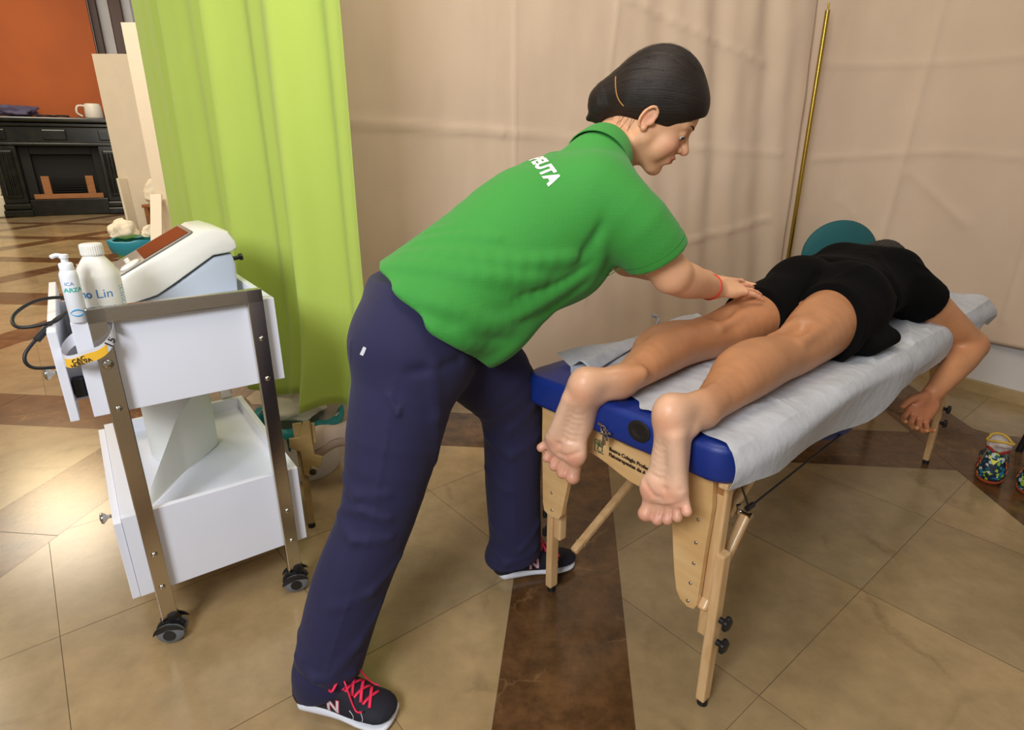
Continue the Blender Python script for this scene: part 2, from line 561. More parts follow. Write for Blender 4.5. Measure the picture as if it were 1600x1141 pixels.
def build_floor():
    ub = [(-15.3, -15.0), (-13.4, -13.1), (-11.5, -11.2), (-9.65, -9.35), (-7.75, -7.45), (-5.85, -5.55), (-3.965, -3.655), (-1.98, -1.655), (-0.14, 0.172), (1.55, 1.85), (3.35, 3.65), (5.2, 5.5)]
    vb = [(-1.4, -1.1), (0.42, 0.72), (2.235, 2.58), (4.38, 4.80), (6.3, 6.62), (8.15, 8.47), (10.0, 10.3), (11.9, 12.2), (13.8, 14.1)]
    bm = new()
    lay = bm.verts.layers.float_color.new('Col')
    rnd = random.Random(3)
    g = 0.0008
    def tile(poly, c, mi):
        if len(poly) < 3: return
        cx = sum(p[0] for p in poly) / len(poly); cy = sum(p[1] for p in poly) / len(poly)
        A = abs(sum(poly[i][0] * poly[(i + 1) % len(poly)][1] - poly[(i + 1) % len(poly)][0] * poly[i][1] for i in range(len(poly)))) / 2
        if A < 0.004: return
        R = math.sqrt(A); k = 1 - 2 * g / R
        vs = []
        for p in poly:
            v = bm.verts.new(uv2w(cx + (p[0] - cx) * k, cy + (p[1] - cy) * k, 0.0))
            v[lay] = (*c, 1)
            vs.append(v)
        f = bm.faces.new(vs); f.material_index = mi
    light = lin((156, 134, 98)); brown = lin((98, 68, 40))
    def tone(c, s):
        k = 1 + rnd.uniform(-s, s); w = rnd.uniform(-0.04, 0.04)
        return (c[0] * k * (1 + w), c[1] * k, c[2] * k * (1 - w))
    # light fields with diagonal slabs
    for (a0, a1), (b0, b1) in zip(ub, ub[1:]):
        for (c0, c1), (d0, d1) in zip(vb, vb[1:]):
            lo = (a1, c1); hi = (b0, d0)
            cx, cy = (lo[0] + hi[0]) / 2, (lo[1] + hi[1]) / 2
            t = 0.56; r2 = math.sqrt(0.5)
            for i in range(-3, 3):
                for j in range(-3, 3):
                    q = [(i * t, j * t), ((i + 1) * t, j * t), ((i + 1) * t, (j + 1) * t), (i * t, (j + 1) * t)]
                    poly = [(cx + (x - y) * r2, cy + (x + y) * r2) for x, y in q]
                    poly = clip_poly(poly, lo, hi)
                    tile(poly, tone(light, 0.10), 0)
    # brown bands
    for (a0, a1) in ub:
        for (c0, c1), (d0, d1) in zip(vb, vb[1:]):
            m_ = (c1 + d0) / 2
            for y0, y1 in ((c1, m_), (m_, d0)):
                tile([(a0, y0), (a1, y0), (a1, y1), (a0, y1)], tone(brown, 0.12), 1)
    for (c0, c1) in vb:
        for (a0, a1), (b0, b1) in zip(ub, ub[1:]):
            m_ = (a1 + b0) / 2
            for x0, x1 in ((a1, m_), (m_, b0)):
                tile([(x0, c0), (x1, c0), (x1, c1), (x0, c1)], tone(brown, 0.12), 1)
        for (a0, a1) in ub:
            tile([(a0, c0), (a1, c0), (a1, c1), (a0, c1)], tone(brown, 0.12), 1)
    bmesh.ops.recalc_face_normals(bm, faces=bm.faces[:])
    for f in bm.faces:
        if f.normal.z < 0: f.normal_flip()
    # joint bed just below the slabs
    q = [bm.verts.new(uv2w(u, v, -0.0012)) for u, v in ((-15.5, -1.6), (5.6, -1.6), (5.6, 14.2), (-15.5, 14.2))]
    for v in q: v[lay] = (0.16, 0.12, 0.08, 1)
    f = bm.faces.new(q); f.material_index = 2

    def marble(name, vein, amt, c2, rough):
        m = attr_mat(name, rough, noise_amt=0.16, nscale=3.0, spec=0.55, bump=0.03, bscale=6)
        nt = m.node_tree; b = nt.nodes['Principled BSDF']
        src = b.inputs['Base Color'].links[0].from_socket
        tc = nt.nodes.new('ShaderNodeTexCoord')
        dn = nt.nodes.new('ShaderNodeTexNoise'); dn.inputs['Scale'].default_value = 2.3; dn.inputs['Detail'].default_value = 6
        dn.inputs['Roughness'].default_value = 0.65
        nt.links.new(tc.outputs['Object'], dn.inputs['Vector'])
        mxv = nt.nodes.new('ShaderNodeMix'); mxv.data_type = 'VECTOR'; mxv.inputs['Factor'].default_value = 0.22
        nt.links.new(tc.outputs['Object'], mxv.inputs['A']); nt.links.new(dn.outputs['Color'], mxv.inputs['B'])
        vo = nt.nodes.new('ShaderNodeTexVoronoi'); vo.feature = 'DISTANCE_TO_EDGE'; vo.inputs['Scale'].default_value = vein
        nt.links.new(mxv.outputs['Result'], vo.inputs['Vector'])
        r = nt.nodes.new('ShaderNodeValToRGB')
        r.color_ramp.elements[0].position = 0.0; r.color_ramp.elements[0].color = (amt, amt, amt, 1)
        r.color_ramp.elements[1].position = 0.025; r.color_ramp.elements[1].color = (0, 0, 0, 1)
        nt.links.new(vo.outputs['Distance'], r.inputs['Fac'])
        # veins fade in and out
        fn = nt.nodes.new('ShaderNodeTexNoise'); fn.inputs['Scale'].default_value = 3.5
        nt.links.new(tc.outputs['Object'], fn.inputs['Vector'])
        mr = nt.nodes.new('ShaderNodeMapRange'); mr.inputs['From Min'].default_value = 0.48; mr.inputs['From Max'].default_value = 0.68
        nt.links.new(fn.outputs['Fac'], mr.inputs['Value'])
        mu = nt.nodes.new('ShaderNodeMath'); mu.operation = 'MULTIPLY'
        nt.links.new(r.outputs['Color'], mu.inputs[0]); nt.links.new(mr.outputs['Result'], mu.inputs[1])
        mx = nt.nodes.new('ShaderNodeMix'); mx.data_type = 'RGBA'
        nt.links.new(mu.outputs[0], mx.inputs['Factor']); nt.links.new(src, mx.inputs['A'])
        mx.inputs['B'].default_value = lin(c2)
        # fine cloudy mottling
        cn = nt.nodes.new('ShaderNodeTexNoise'); cn.inputs['Scale'].default_value = 11.0; cn.inputs['Detail'].default_value = 8; cn.inputs['Roughness'].default_value = 0.7
        nt.links.new(tc.outputs['Object'], cn.inputs['Vector'])
        m3 = nt.nodes.new('ShaderNodeMapRange'); m3.inputs['From Min'].default_value = 0.3; m3.inputs['From Max'].default_value = 0.7
        k = 0.16 if vein < 3 else 0.58
        m3.inputs['To Min'].default_value = 1 - k; m3.inputs['To Max'].default_value = 1 + k
        nt.links.new(cn.outputs['Fac'], m3.inputs['Value'])
        mm = nt.nodes.new('ShaderNodeMix'); mm.data_type = 'RGBA'; mm.blend_type = 'MULTIPLY'; mm.inputs['Factor'].default_value = 1
        nt.links.new(mx.outputs['Result'], mm.inputs['A']); nt.links.new(m3.outputs['Result'], mm.inputs['B'])
        nt.links.new(mm.outputs['Result'], b.inputs['Base Color'])
        return m
    m1 = marble('cream_marble', 2.0, 0.45, (104, 84, 54), 0.20)
    m2 = marble('brown_marble', 6.0, 0.6, (168, 130, 86), 0.20)
    o = obj('floor', bm, [m1, m2, mat('joint', (112, 92, 66), 0.8)], base=(0, 0, 0))
    tag(o, kind='structure')
build_floor()

# far orange wall with the dark posts and grey panels beside it
WD = Vector((0.88, 0.475, 0)).normalized(); WN = Vector((WD.y, -WD.x, 0))
WO = Vector((-10.13, 12.19, 0))
def wallM(): return frame(WO, WD, -WN, (0, 0, 1))      # x along the wall, y away from the viewer, z up
m_orange = mat('orange_paint', (176, 88, 34), 0.75, var=0.18, vscale=0.9, bump=0.1, bscale=9)
m_far = mat('far_grey_plaster', (226, 226, 230), 0.8, var=0.06)
m_dwood = mat('dark_brown_wood', (66, 32, 18), 0.45, var=0.2)
bm = new(); box(bm, (-9.0, 0.35, 0), (2.05, 0.6, 6.5), wallM())
tag(obj('wall_back', bm, m_orange), kind='structure')
bm = new(); box(bm, (2.05, 0.9, 0), (9.0, 1.1, 6.5), wallM())
tag(obj('wall_far', bm, m_far), kind='structure')
for i, (a, b) in enumerate(((2.05, 2.20), (2.40, 2.64))):
    bm = new(); box(bm, (a, 0.7, 0), (b, 0.9, 6.5), wallM(), 0.02)
    tag(obj('trim_%d' % (i + 1), bm, m_dwood), kind='structure')
bm = new(); box(bm, (2.80, 0.85, 0), (2.85, 0.9, 6.5), wallM(), 0.01)
tag(obj('trim_3', bm, mat('grey_strip', (150, 152, 160), 0.6)), kind='structure')
# white pilaster foot at the left edge of the view
m_wstone = mat('white_painted_stone', (226, 216, 190), 0.6, var=0.05)
bm = new()
box(bm, (-1.2, 0.02, 0), (0.0, 0.35, 0.42), wallM(), 0.03)
box(bm, (-1.15, 0.06, 0.42), (-0.04, 0.35, 0.5), wallM(), 0.03)
for k in range(7):
    x = -1.08 + k * 0.155
    cyl(bm, wallM() @ Vector((x + 0.06, 0.2, 0.5)), wallM() @ Vector((x + 0.06, 0.2, 1.62)), 0.065, n=14)
box(bm, (-1.12, 0.2, 0.5), (-0.06, 0.35, 1.62), wallM())
tag(obj('trim_4', bm, m_wstone, smooth=False), kind='structure')

# room shell behind the camera and above, plain plaster
m_ceil = mat('ceiling_plaster', (222, 214, 200), 0.9, var=0.04)

# low white wall under the cloth on the right, with its stone skirting
def plan_curve(pts, n=12): return smooth_pts([(x, y, 0) for x, y in pts], n)
RW = plan_curve([(1.15, 3.75), (1.75, 3.66), (2.16, 3.40), (2.402, 2.978), (2.569, 2.716), (2.84, 2.30), (3.2, 1.7)], 10)
def ribbon_wall(name, pts, z0, z1, th, m, off=0.0):
    bm = new(); rows = []
    for i, p in enumerate(pts):
        d = (pts[min(i + 1, len(pts) - 1)] - pts[max(i - 1, 0)]).normalized()
        nn = Vector((-d.y, d.x, 0))        # away from the viewer
        a = p + nn * off; b = a + nn * th
        rows.append([bm.verts.new((a.x, a.y, z0)), bm.verts.new((a.x, a.y, z1)), bm.verts.new((b.x, b.y, z1)), bm.verts.new((b.x, b.y, z0))])
    for A, B in zip(rows, rows[1:]):
        for k in range(4): bm.faces.new((A[k], A[(k + 1) % 4], B[(k + 1) % 4], B[k]))
    bm.faces.new(rows[0]); bm.faces.new(rows[-1][::-1])
    bmesh.ops.recalc_face_normals(bm, faces=bm.faces[:])
    return obj(name, bm, m)
tag(ribbon_wall('wall_right', RW, 0, 0.9, 0.1, mat('white_wall', (212, 208, 206), 0.7, var=0.05), 0.02), kind='structure')
tag(ribbon_wall('baseboard_right', RW, 0, 0.058, 0.035, mat('skirting_stone', (176, 152, 110), 0.4, var=0.2, vscale=9), -0.012), kind='structure')

# ================================================================== CLOTH PARTITIONS
def weave_mat(name, rgb, rough=0.85, scale=900, stretch=(1, 1, 1), sheen=0.2, trans=0.0, bump=0.25, var=0.06, vscale=3.0):
    m = mat(name, rgb, rough, sheen=sheen, var=var, vscale=vscale)
    nt = m.node_tree; b = nt.nodes['Principled BSDF']
    tc = nt.nodes.new('ShaderNodeTexCoord')
    w1 = nt.nodes.new('ShaderNodeTexNoise'); w1.inputs['Scale'].default_value = scale * 0.25
    mp = nt.nodes.new('ShaderNodeMapping'); mp.inputs['Scale'].default_value = (1, 1, 0.12)
    mp2 = nt.nodes.new('ShaderNodeMapping'); mp2.inputs['Scale'].default_value = (0.12, 0.12, 1)
    w2 = nt.nodes.new('ShaderNodeTexNoise'); w2.inputs['Scale'].default_value = scale * 0.25
    nt.links.new(tc.outputs['Object'], mp.inputs['Vector']); nt.links.new(tc.outputs['Object'], mp2.inputs['Vector'])
    nt.links.new(mp.outputs['Vector'], w1.inputs['Vector']); nt.links.new(mp2.outputs['Vector'], w2.inputs['Vector'])
    ad = nt.nodes.new('ShaderNodeMath'); ad.operation = 'ADD'
    nt.links.new(w1.outputs['Fac'], ad.inputs[0]); nt.links.new(w2.outputs['Fac'], ad.inputs[1])
    bp = nt.nodes.new('ShaderNodeBump'); bp.inputs['Strength'].default_value = bump; bp.inputs['Distance'].default_value = 0.0015
    nt.links.new(ad.outputs[0], bp.inputs['Height']); nt.links.new(bp.outputs['Normal'], b.inputs['Normal'])
    if trans > 0:
        t = nt.nodes.new('ShaderNodeBsdfTranslucent'); t.inputs['Color'].default_value = lin(rgb)
        mx = nt.nodes.new('ShaderNodeMixShader'); mx.inputs['Fac'].default_value = trans
        out = nt.nodes['Material Output']
        nt.links.new(b.outputs['BSDF'], mx.inputs[1]); nt.links.new(t.outputs['BSDF'], mx.inputs[2])
        nt.links.new(mx.outputs['Shader'], out.inputs['Surface'])
    return m
m_cloth = weave_mat('beige_cloth', (224, 200, 176), trans=0.1)

def crease(s, z, s0, z0, s1, z1, w, amp):
    """height of a sharp fold line from (s0,z0) to (s1,z1)"""
    dx, dz = s1 - s0, z1 - z0; L2 = dx * dx + dz * dz
    t = max(0, min(1, ((s - s0) * dx + (z - z0) * dz) / L2))
    d = math.hypot(s - s0 - t * dx, z - z0 - t * dz)
    return amp * math.exp(-d / w)

def hanging(name, pts, z0, z1, m, fold, ns=240, nz=120, hem=None, th=0.003):
    P = pts; L = [0]
    for a, b in zip(P, P[1:]): L.append(L[-1] + (b - a).length)
    T = L[-1]
    def at_s(s):
        for i in range(len(P) - 1):
            if s <= L[i + 1] or i == len(P) - 2:
                t = (s - L[i]) / (L[i + 1] - L[i]); p = P[i].lerp(P[i + 1], t)
                d = (P[i + 1] - P[i]).normalized(); return p, Vector((d.y, -d.x, 0))
    pre = [at_s(T * i / ns) for i in range(ns + 1)]
    def fn(u, v):
        i = round(u * ns); p, nn = pre[i]; s = u * T
        zb = z0 if hem is None else hem(s)
        z = zb + (z1 - zb) * v
        return p + nn * fold(s, z) + Vector((0, 0, z))
    bm = new(); sheet(bm, fn, ns, nz, th)
    return obj(name, bm, m, smooth=True)

# left cloth, from behind the green curtain to the brass pole
LP = plan_curve([(-0.93, 2.10), (-0.60, 2.20), (-0.05, 2.62), (0.70, 3.00), (1.49, 3.27)], 14)
def foldL(s, z):
    a = 0.014 * fbm(s * 1.3, z * 0.7, 3.0) + 0.004 * fbm(s * 5, z * 2.0, 9.0)
    a += 0.004 * math.exp(-((s - 0.42) / 0.03) ** 2)
    # standing folds near the pole, leaning with the pull of the cloth
    k = max(0, min(1, (s - 1.45) / 0.8))
    x = s + 0.10 * (z - 1.2) * (1.0)
    a += k * 0.012 * (math.sin(x * 22 + 1.2 * fbm(s * 2, z, 1)) + 0.5 * math.sin(x * 41 + 2 + fbm(s, z * 2, 5)))
    for c in ((0.10, 1.30, 1.05, 1.27, 0.010, 0.010), (1.05, 1.27, 2.62, 1.19, 0.010, 0.008), (0.35, 0.4, 0.42, 2.3, 0.01, 0.008), (1.1, 0.3, 1.12, 2.3, 0.006, 0.006), (1.65, 1.82, 2.45, 1.60, 0.012, 0.012),
              (1.9, 0.72, 2.6, 0.86, 0.012, 0.012), (1.5, 0.5, 1.62, 1.9, 0.012, 0.006)):
        a += crease(s, z, *c)
    if z < 0.42: a += 0.02 * math.exp(-((s - 0.17) / 0.05) ** 2) * (0.42 - z) / 0.3 + 0.01 * math.exp(-((s - 0.02) / 0.04) ** 2)
    return a
oL = hanging('cloth_partition', LP, 0.10, 2.35, m_cloth, foldL, hem=lambda s: 0.115 + 0.03 * math.exp(-((s - 0.17) / 0.1) ** 2) + 0.012 * math.sin(s * 9))
tag(oL, 'beige woven cloth partition left of the brass pole, hanging behind the therapist', 'partition')
RP = plan_curve([(1.50, 3.30), (1.80, 3.34), (2.12, 3.24), (2.36, 2.96), (2.54, 2.66), (2.80, 2.26)], 14)
def foldR(s, z):
    a = 0.016 * fbm(s * 1.5, z * 0.8, 13.0) + 0.004 * fbm(s * 5, z * 2.0, 19.0)
    for c in ((0.08, 1.62, 1.6, 1.60, 0.012, 0.009), (0.1, 1.16, 0.75, 1.20, 0.012, 0.010), (0.75, 1.20, 1.6, 1.12, 0.010, 0.008), (0.55, 0.7, 0.62, 2.3, 0.02, 0.012), (1.16, 0.4, 1.18, 2.3, 0.008, 0.008),
              (0.3, 0.95, 0.5, 0.75, 0.02, 0.01), (0.6, 1.1, 0.9, 0.85, 0.02, 0.01)):
        a += crease(s, z, *c)
    return a - 0.01
oR = hanging('cloth_partition', RP, 0.30, 2.35, m_cloth, foldR, ns=160, hem=lambda s: 0.285 + 0.01 * math.sin(s * 5))
tag(oR, 'beige cloth partition right of the brass pole, ending above the white skirting wall', 'partition')
# brass pole between the two cloths, with its foot disc
m_brass = mat('brass', (168, 140, 62), 0.28, metal=1.0)
pole = empty('brass_pole', (1.505, 3.22, 0), 'thin brass pole standing where the two beige cloths meet', 'pole')
bm = new(); cyl(bm, (1.505, 3.22, 0.012), (1.50, 3.20, 1.83), 0.011, n=20); cyl(bm, (1.50, 3.20, 1.83), (1.50, 3.20, 1.86), 0.004, n=10)
obj('pole', bm, m_brass, pole, smooth=True, angle=40)
bm = new(); cyl(bm, (1.505, 3.22, 0.0), (1.505, 3.22, 0.012), 0.12, n=32); obj('foot_plate', bm, m_brass, pole, angle=40)

# ================================================================== GREEN CURTAIN
m_lime = weave_mat('lime_curtain_cloth', (208, 228, 110), sheen=0.2, trans=0.30, bump=0.2, var=0.05, vscale=2.0)
GP = plan_curve([(-1.40, 2.52), (-1.12, 2.24), (-0.80, 1.98), (-0.425, 1.745)], 14)
def foldG(s, z):
    T = 1.2; k = 0.6 + 0.4 * (2.4 - z) / 2.2
    w = 0.25 * fbm(s * 1.2, z * 0.4, 2.0)
    a = 0.042 * math.sin(s * 20 + w * 3) + 0.018 * math.sin(s * 37 + 1 + w * 4) + 0.005 * math.sin(s * 75 + 3 * w)
    return a * k
# the bunch spreads downwards: the right edge leans with the flare
def curtain():
    P = GP; L = [0]
    for a, b in zip(P, P[1:]): L.append(L[-1] + (b - a).length)
    T = L[-1]; ns, nz = 420, 60
    def fn(u, v):
        s = u * T
        z = 0.345 + (2.5 - 0.345) * v
        # plan position: pinched slightly at the top
        s2 = s - (s / T) * (0.03 + 0.09 * math.exp(-((z - 0.3) / 0.22) ** 2)) 
        i = max(0, min(len(L) - 2, next((i for i in range(len(L) - 1) if s2 <= L[i + 1]), len(L) - 2)))
        t = (s2 - L[i]) / (L[i + 1] - L[i]); p = P[i].lerp(P[i + 1], t); d = (P[i + 1] - P[i]).normalized(); nn = Vector((d.y, -d.x, 0))
        zz = z + (0.012 * math.sin(s * 30) + 0.02 * fbm(s * 3, 0, 0)) * (1 - v)
        return p + nn * foldG(s, z) + Vector((0, 0, zz))
    bm = new(); sheet(bm, fn, ns, nz, 0.002)
    return obj('green_curtain', bm, m_lime, smooth=True)
tag(curtain(), 'lime green curtain hanging in folds behind the white trolley', 'curtain')
# ================================================================== TROLLEY
m_white = mat('white_laminate', (232, 235, 246), 0.35, var=0.02)
m_chrome = mat('chrome', (200, 196, 188), 0.10, metal=1.0)
m_steel = mat('brushed_steel', (206, 200, 190), 0.2, metal=1.0, bump=0.05, bscale=60, stretch=(1, 1, 12))
m_black = mat('black_plastic', (22, 22, 24), 0.45)
m_wheel = mat('wheel_grey_rubber', (110, 114, 118), 0.5)
TE = Vector((0.807, 0.590, 0)).normalized(); TN = Vector((-TE.y, TE.x, 0)); TO = Vector((-0.887, 1.189, 0))
TM = frame(TO, TE, TN, (0, 0, 1))
TD = 0.66
tr = empty('trolley', TM @ Vector((0.176, 0.33, 0)), 'white treatment trolley with chrome frames, drawers and castors, left of the therapist', 'trolley')
def T(x, y, z): return TM @ Vector((x, y, z))
for y0 in (0.0, TD):
    bm = new()
    box(bm, (0.0, y0, 0.845), (0.352, y0 + 0.018, 0.878), TM, 0.002)
    box(bm, (0.0, y0, 0.058), (0.036, y0 + 0.018, 0.8785), TM, 0.002)
    box(bm, (0.316, y0, 0.058), (0.352, y0 + 0.018, 0.8785), TM, 0.002)
    fo = obj('side_frame', bm, m_steel, tr)
    for sx in (0.017, 0.336):
        for z in (0.755, 0.65, 0.262, 0.165):
            b2 = new(); sgn = -1 if y0 == 0 else 1; yy = y0 if y0 == 0 else y0 + 0.018
            big = 0.0115 if (sx < 0.1 and z > 0.7) else 0.0075
            lathe(b2, [(0.0001, 0.005), (big * 0.55, 0.0046), (big * 0.8, 0.003), (big, 0.0)], frame(T(sx, yy, z), TE, Vector((0, 0, 1)) * (1 if sgn > 0 else 1), TN * sgn), 16)
            bmesh.ops.recalc_face_normals(b2, faces=b2.faces[:])
            obj('screw', b2, m_chrome, fo, smooth=True)
def castor(x, y, ang):
    bm = new(); p = T(x, y, 0)
    M = Matrix.Translation(p) @ Matrix.Rotation(ang, 4, 'Z') @ Matrix.Diagonal((1.22, 1.1, 1.0, 1)) @ Matrix.Scale(1.0, 4)
    # hood over the twin wheels
    hood = [(0.030 * math.cos(t) * 1.0, 0.030 + 0.030 * math.sin(t)) for t in [math.radians(a) for a in range(20, 181, 16)]]
    poly = hood + [(-0.028, 0.024), (0.0, 0.030), (0.02, 0.034)]
    prism(bm, poly, M @ frame((0, 0.006, 0), (1, 0, 0), (0, 0, 1), (0, -1, 0)), 0.012, 0.002)
    for s_ in (-1, 1):
        prism(bm, [(a * 1.02, 0.03 + (b - 0.03) * 1.02) for a, b in hood] + [(-0.024, 0.036), (0.0, 0.046), (0.018, 0.044)], M @ frame((0, 0.0245 * s_ + 0.002, 0), (1, 0, 0), (0, 0, 1), (0, -1, 0)), 0.004, 0.001)
    cyl(bm, M @ Vector((0.006, 0, 0.045)), M @ Vector((0.006, 0, 0.078)), 0.014, n=16)
    box(bm, (-0.018, -0.010, 0.052), (0.02, 0.010, 0.062), M, 0.003)
    c = obj('castor', bm, m_black, tr, smooth=True, angle=35)
    for s_ in (-1, 1):
        b2 = new()
        lathe(b2, [(0.012, -0.008), (0.023, -0.008), (0.0265, -0.004), (0.0265, 0.004), (0.022, 0.008), (0.012, 0.009)],
              M @ frame((0, s_ * 0.0145, 0.0265), (1, 0, 0), (0, 0, 1), (0, -s_, 0)) @ Matrix.Rotation(math.pi, 4, 'X'), 28)
        bmesh.ops.recalc_face_normals(b2, faces=b2.faces[:])
        wv = obj('wheel', b2, m_wheel, c, smooth=True, angle=40)
    b3 = new()
    cyl(b3, M @ Vector((0, -0.0248, 0.0265)), M @ Vector((0, 0.0248, 0.0265)), 0.0150, n=24)
    obj('hub', b3, m_black, c, smooth=True, angle=40)
castor(0.018, 0.009, math.radians(12)); castor(0.334, 0.009, math.radians(20))
castor(0.018, TD + 0.009, math.radians(20)); castor(0.334, TD + 0.009, math.radians(-40))
# trays
def tray(name, z0, z1, fl, drawer_out, kn_y):
    bm = new(); x0, x1, y0, y1 = -0.03, 0.382, 0.0195, TD - 0.0015; t = 0.016
    box(bm, (x0, y0, z0), (x1, y0 + t, z1), TM, 0.001)
    box(bm, (x0, y1 - t, z0), (x1, y1, z1), TM, 0.001)
    box(bm, (x1 - t, y0 + t, z0), (x1, y1 - t, z1), TM, 0.001)
    box(bm, (x0, y0 + t, z1 - 0.045), (x0 + 0.03, y1 - t, z1), TM, 0.001)
    box(bm, (x0, y0 + t, fl - t), (x1 - t, y1 - t, fl), TM)
    box(bm, (x0 + 0.01, y0 + t, z0), (x1 - t, y1 - t, z0 + t), TM)
    o = obj('tray', bm, m_white, tr)
    # drawer front on the left side with its body behind
    bm = new(); d = drawer_out
    box(bm, (x0 - d - 0.017, y0 + 0.004, z0 - 0.002), (x0 - d, y1 - 0.004, z1 - 0.012), TM, 0.0015)
    box(bm, (x0 - d, y0 + 0.05, z0 + 0.03), (x0 + 0.28, y0 + 0.062, z1 - 0.06), TM)
    box(bm, (x0 - d, y1 - 0.062, z0 + 0.03), (x0 + 0.28, y1 - 0.05, z1 - 0.06), TM)
    box(bm, (x0 - d, y0 + 0.062, z0 + 0.03), (x0 + 0.28, y1 - 0.062, z0 + 0.04), TM)
    dr = obj('drawer', bm, m_white, tr)
    bm = new(); k = T(x0 - d - 0.017, kn_y, (z0 + z1) / 2 - 0.02 if z0 > 0.5 else z1 - 0.07)
    lathe(bm, [(0.006, 0), (0.005, 0.006), (0.0045, 0.012), (0.012, 0.019), (0.015, 0.023), (0.0135, 0.028), (0.004, 0.030)], frame(k, TN, Vector((0, 0, 1)), -TE), 20)
    bmesh.ops.recalc_face_normals(bm, faces=bm.faces[:])
    obj('knob', bm, m_chrome, dr, smooth=True)
    bm = new()
    box(bm, (x0 - d, y0 + 0.042, z0 + 0.045), (x0 + 0.2, y0 + 0.05, z0 + 0.075), TM, 0.001)
    box(bm, (x0 - d + 0.002, y0 + 0.03, z0 + 0.04), (x0 - 0.001, y0 + 0.05, z0 + 0.085), TM, 0.003)
    obj('drawer_rail', bm, m_black, dr)
    return o
tray('tray', 0.635, 0.848, 0.802, 0.026, 0.12)
tray('tray', 0.145, 0.372, 0.332, 0.0008, 0.18)

# ------------------------------------------------------------------ the therapy device on the upper tray
m_dw = mat('device_white', (232, 230, 222), 0.35)
m_dg = mat('device_blue_grey', (176, 186, 200), 0.45)
m_bez = mat('device_bezel', (120, 114, 108), 0.35, metal=0.3)
m_scr = mat('device_screen', (26, 24, 26), 0.03, spec=1.0, coat=1.0)
dv = empty('therapy_device', T(0.22, 0.36, 0.802), 'white and grey wedge-shaped electrotherapy console with slanted screen on the upper tray', 'medical device')
def devM(y): return frame(T(0, y, 0), TE, Vector((0, 0, 1)), TN)       # x along e, y up, extrudes away
y0, y1 = 0.24, 0.50
bm = new()
prism(bm, [(0.075, 0.803), (0.345, 0.803), (0.352, 0.90), (0.347, 0.93), (0.30, 0.925), (0.20, 0.862), (0.155, 0.838), (0.08, 0.818)], devM(y0 + 0.008), y1 - y0 - 0.016, 0.006)
obj('lower_housing', bm, m_dg, dv, smooth=True, angle=35)
bm = new()
prism(bm, [(0.07, 0.822), (0.155, 0.842), (0.20, 0.868), (0.30, 0.93), (0.345, 0.935), (0.362, 0.945), (0.36, 0.965), (0.345, 0.99), (0.315, 1.001), (0.28, 0.998), (0.085, 0.895), (0.068, 0.872)], devM(y0), y1 - y0, 0.012)
cover = obj('upper_housing', bm, m_dw, dv, smooth=True, angle=35)
sl = (Vector((0.28, 0.998)) - Vector((0.085, 0.895))).normalized()
SU = TE * sl.x + Vector((0, 0, sl.y)); SNn = (TE * -sl.y + Vector((0, 0, sl.x)))
o_ = TE * 0.085 + Vector((0, 0, 0.895)) + TO
FM = frame(o_ + SNn * 0.0, SU, TN, SNn)
def rrect(x0, x1, y0, y1, r, n=5):
    out = []
    for cx_, cy_, a0 in ((x1 - r, y1 - r, 0), (x0 + r, y1 - r, 90), (x0 + r, y0 + r, 180), (x1 - r, y0 + r, 270)):
        for k in range(n + 1):
            a = math.radians(a0 + 90 * k / n); out.append((cx_ + r * math.cos(a), cy_ + r * math.sin(a)))
    return out
bm = new(); prism(bm, rrect(-0.004, 0.205, y0 + 0.022, y1 - 0.022, 0.014), frame(o_ + SNn * 0.0005, SU, TN, SNn), 0.004, 0.0015)
bz = obj('bezel', bm, m_bez, cover, smooth=True, angle=35)
bm = new(); prism(bm, rrect(0.07, 0.195, y0 + 0.036, y1 - 0.036, 0.004), frame(o_ + SNn * 0.0045, SU, TN, SNn), 0.0012)
obj('screen', bm, m_scr, cover)
bm = new(); lathe(bm, [(0.026, 0.0), (0.026, 0.003), (0.02, 0.006), (0.001, 0.0065)], frame(o_ + SU * 0.035 + TN * (y0 + 0.06) + SNn * 0.0045, SU, TN, SNn), 30); obj('dial', bm, m_dw, cover, smooth=True, angle=40)
for k in range(4):
    bm = new(); lathe(bm, [(0.007, 0.0), (0.007, 0.002), (0.001, 0.0028)], frame(o_ + SU * 0.035 + TN * (y0 + 0.105 + k * 0.024) + SNn * 0.0045, SU, TN, SNn), 16); obj('button', bm, m_dw, cover, smooth=True, angle=40)
bm = new()
box(bm, (0.350, y0 + 0.05, 0.900), (0.358, y0 + 0.075, 0.918), TM, 0.002)
cyl(bm, T(0.356, y0 + 0.062, 0.909), T(0.376, y0 + 0.062, 0.912), 0.0055, n=14); cyl(bm, T(0.374, y0 + 0.062, 0.912), T(0.382, y0 + 0.062, 0.913), 0.0095, n=14)
obj('plug', bm, m_black, dv, smooth=True, angle=40)
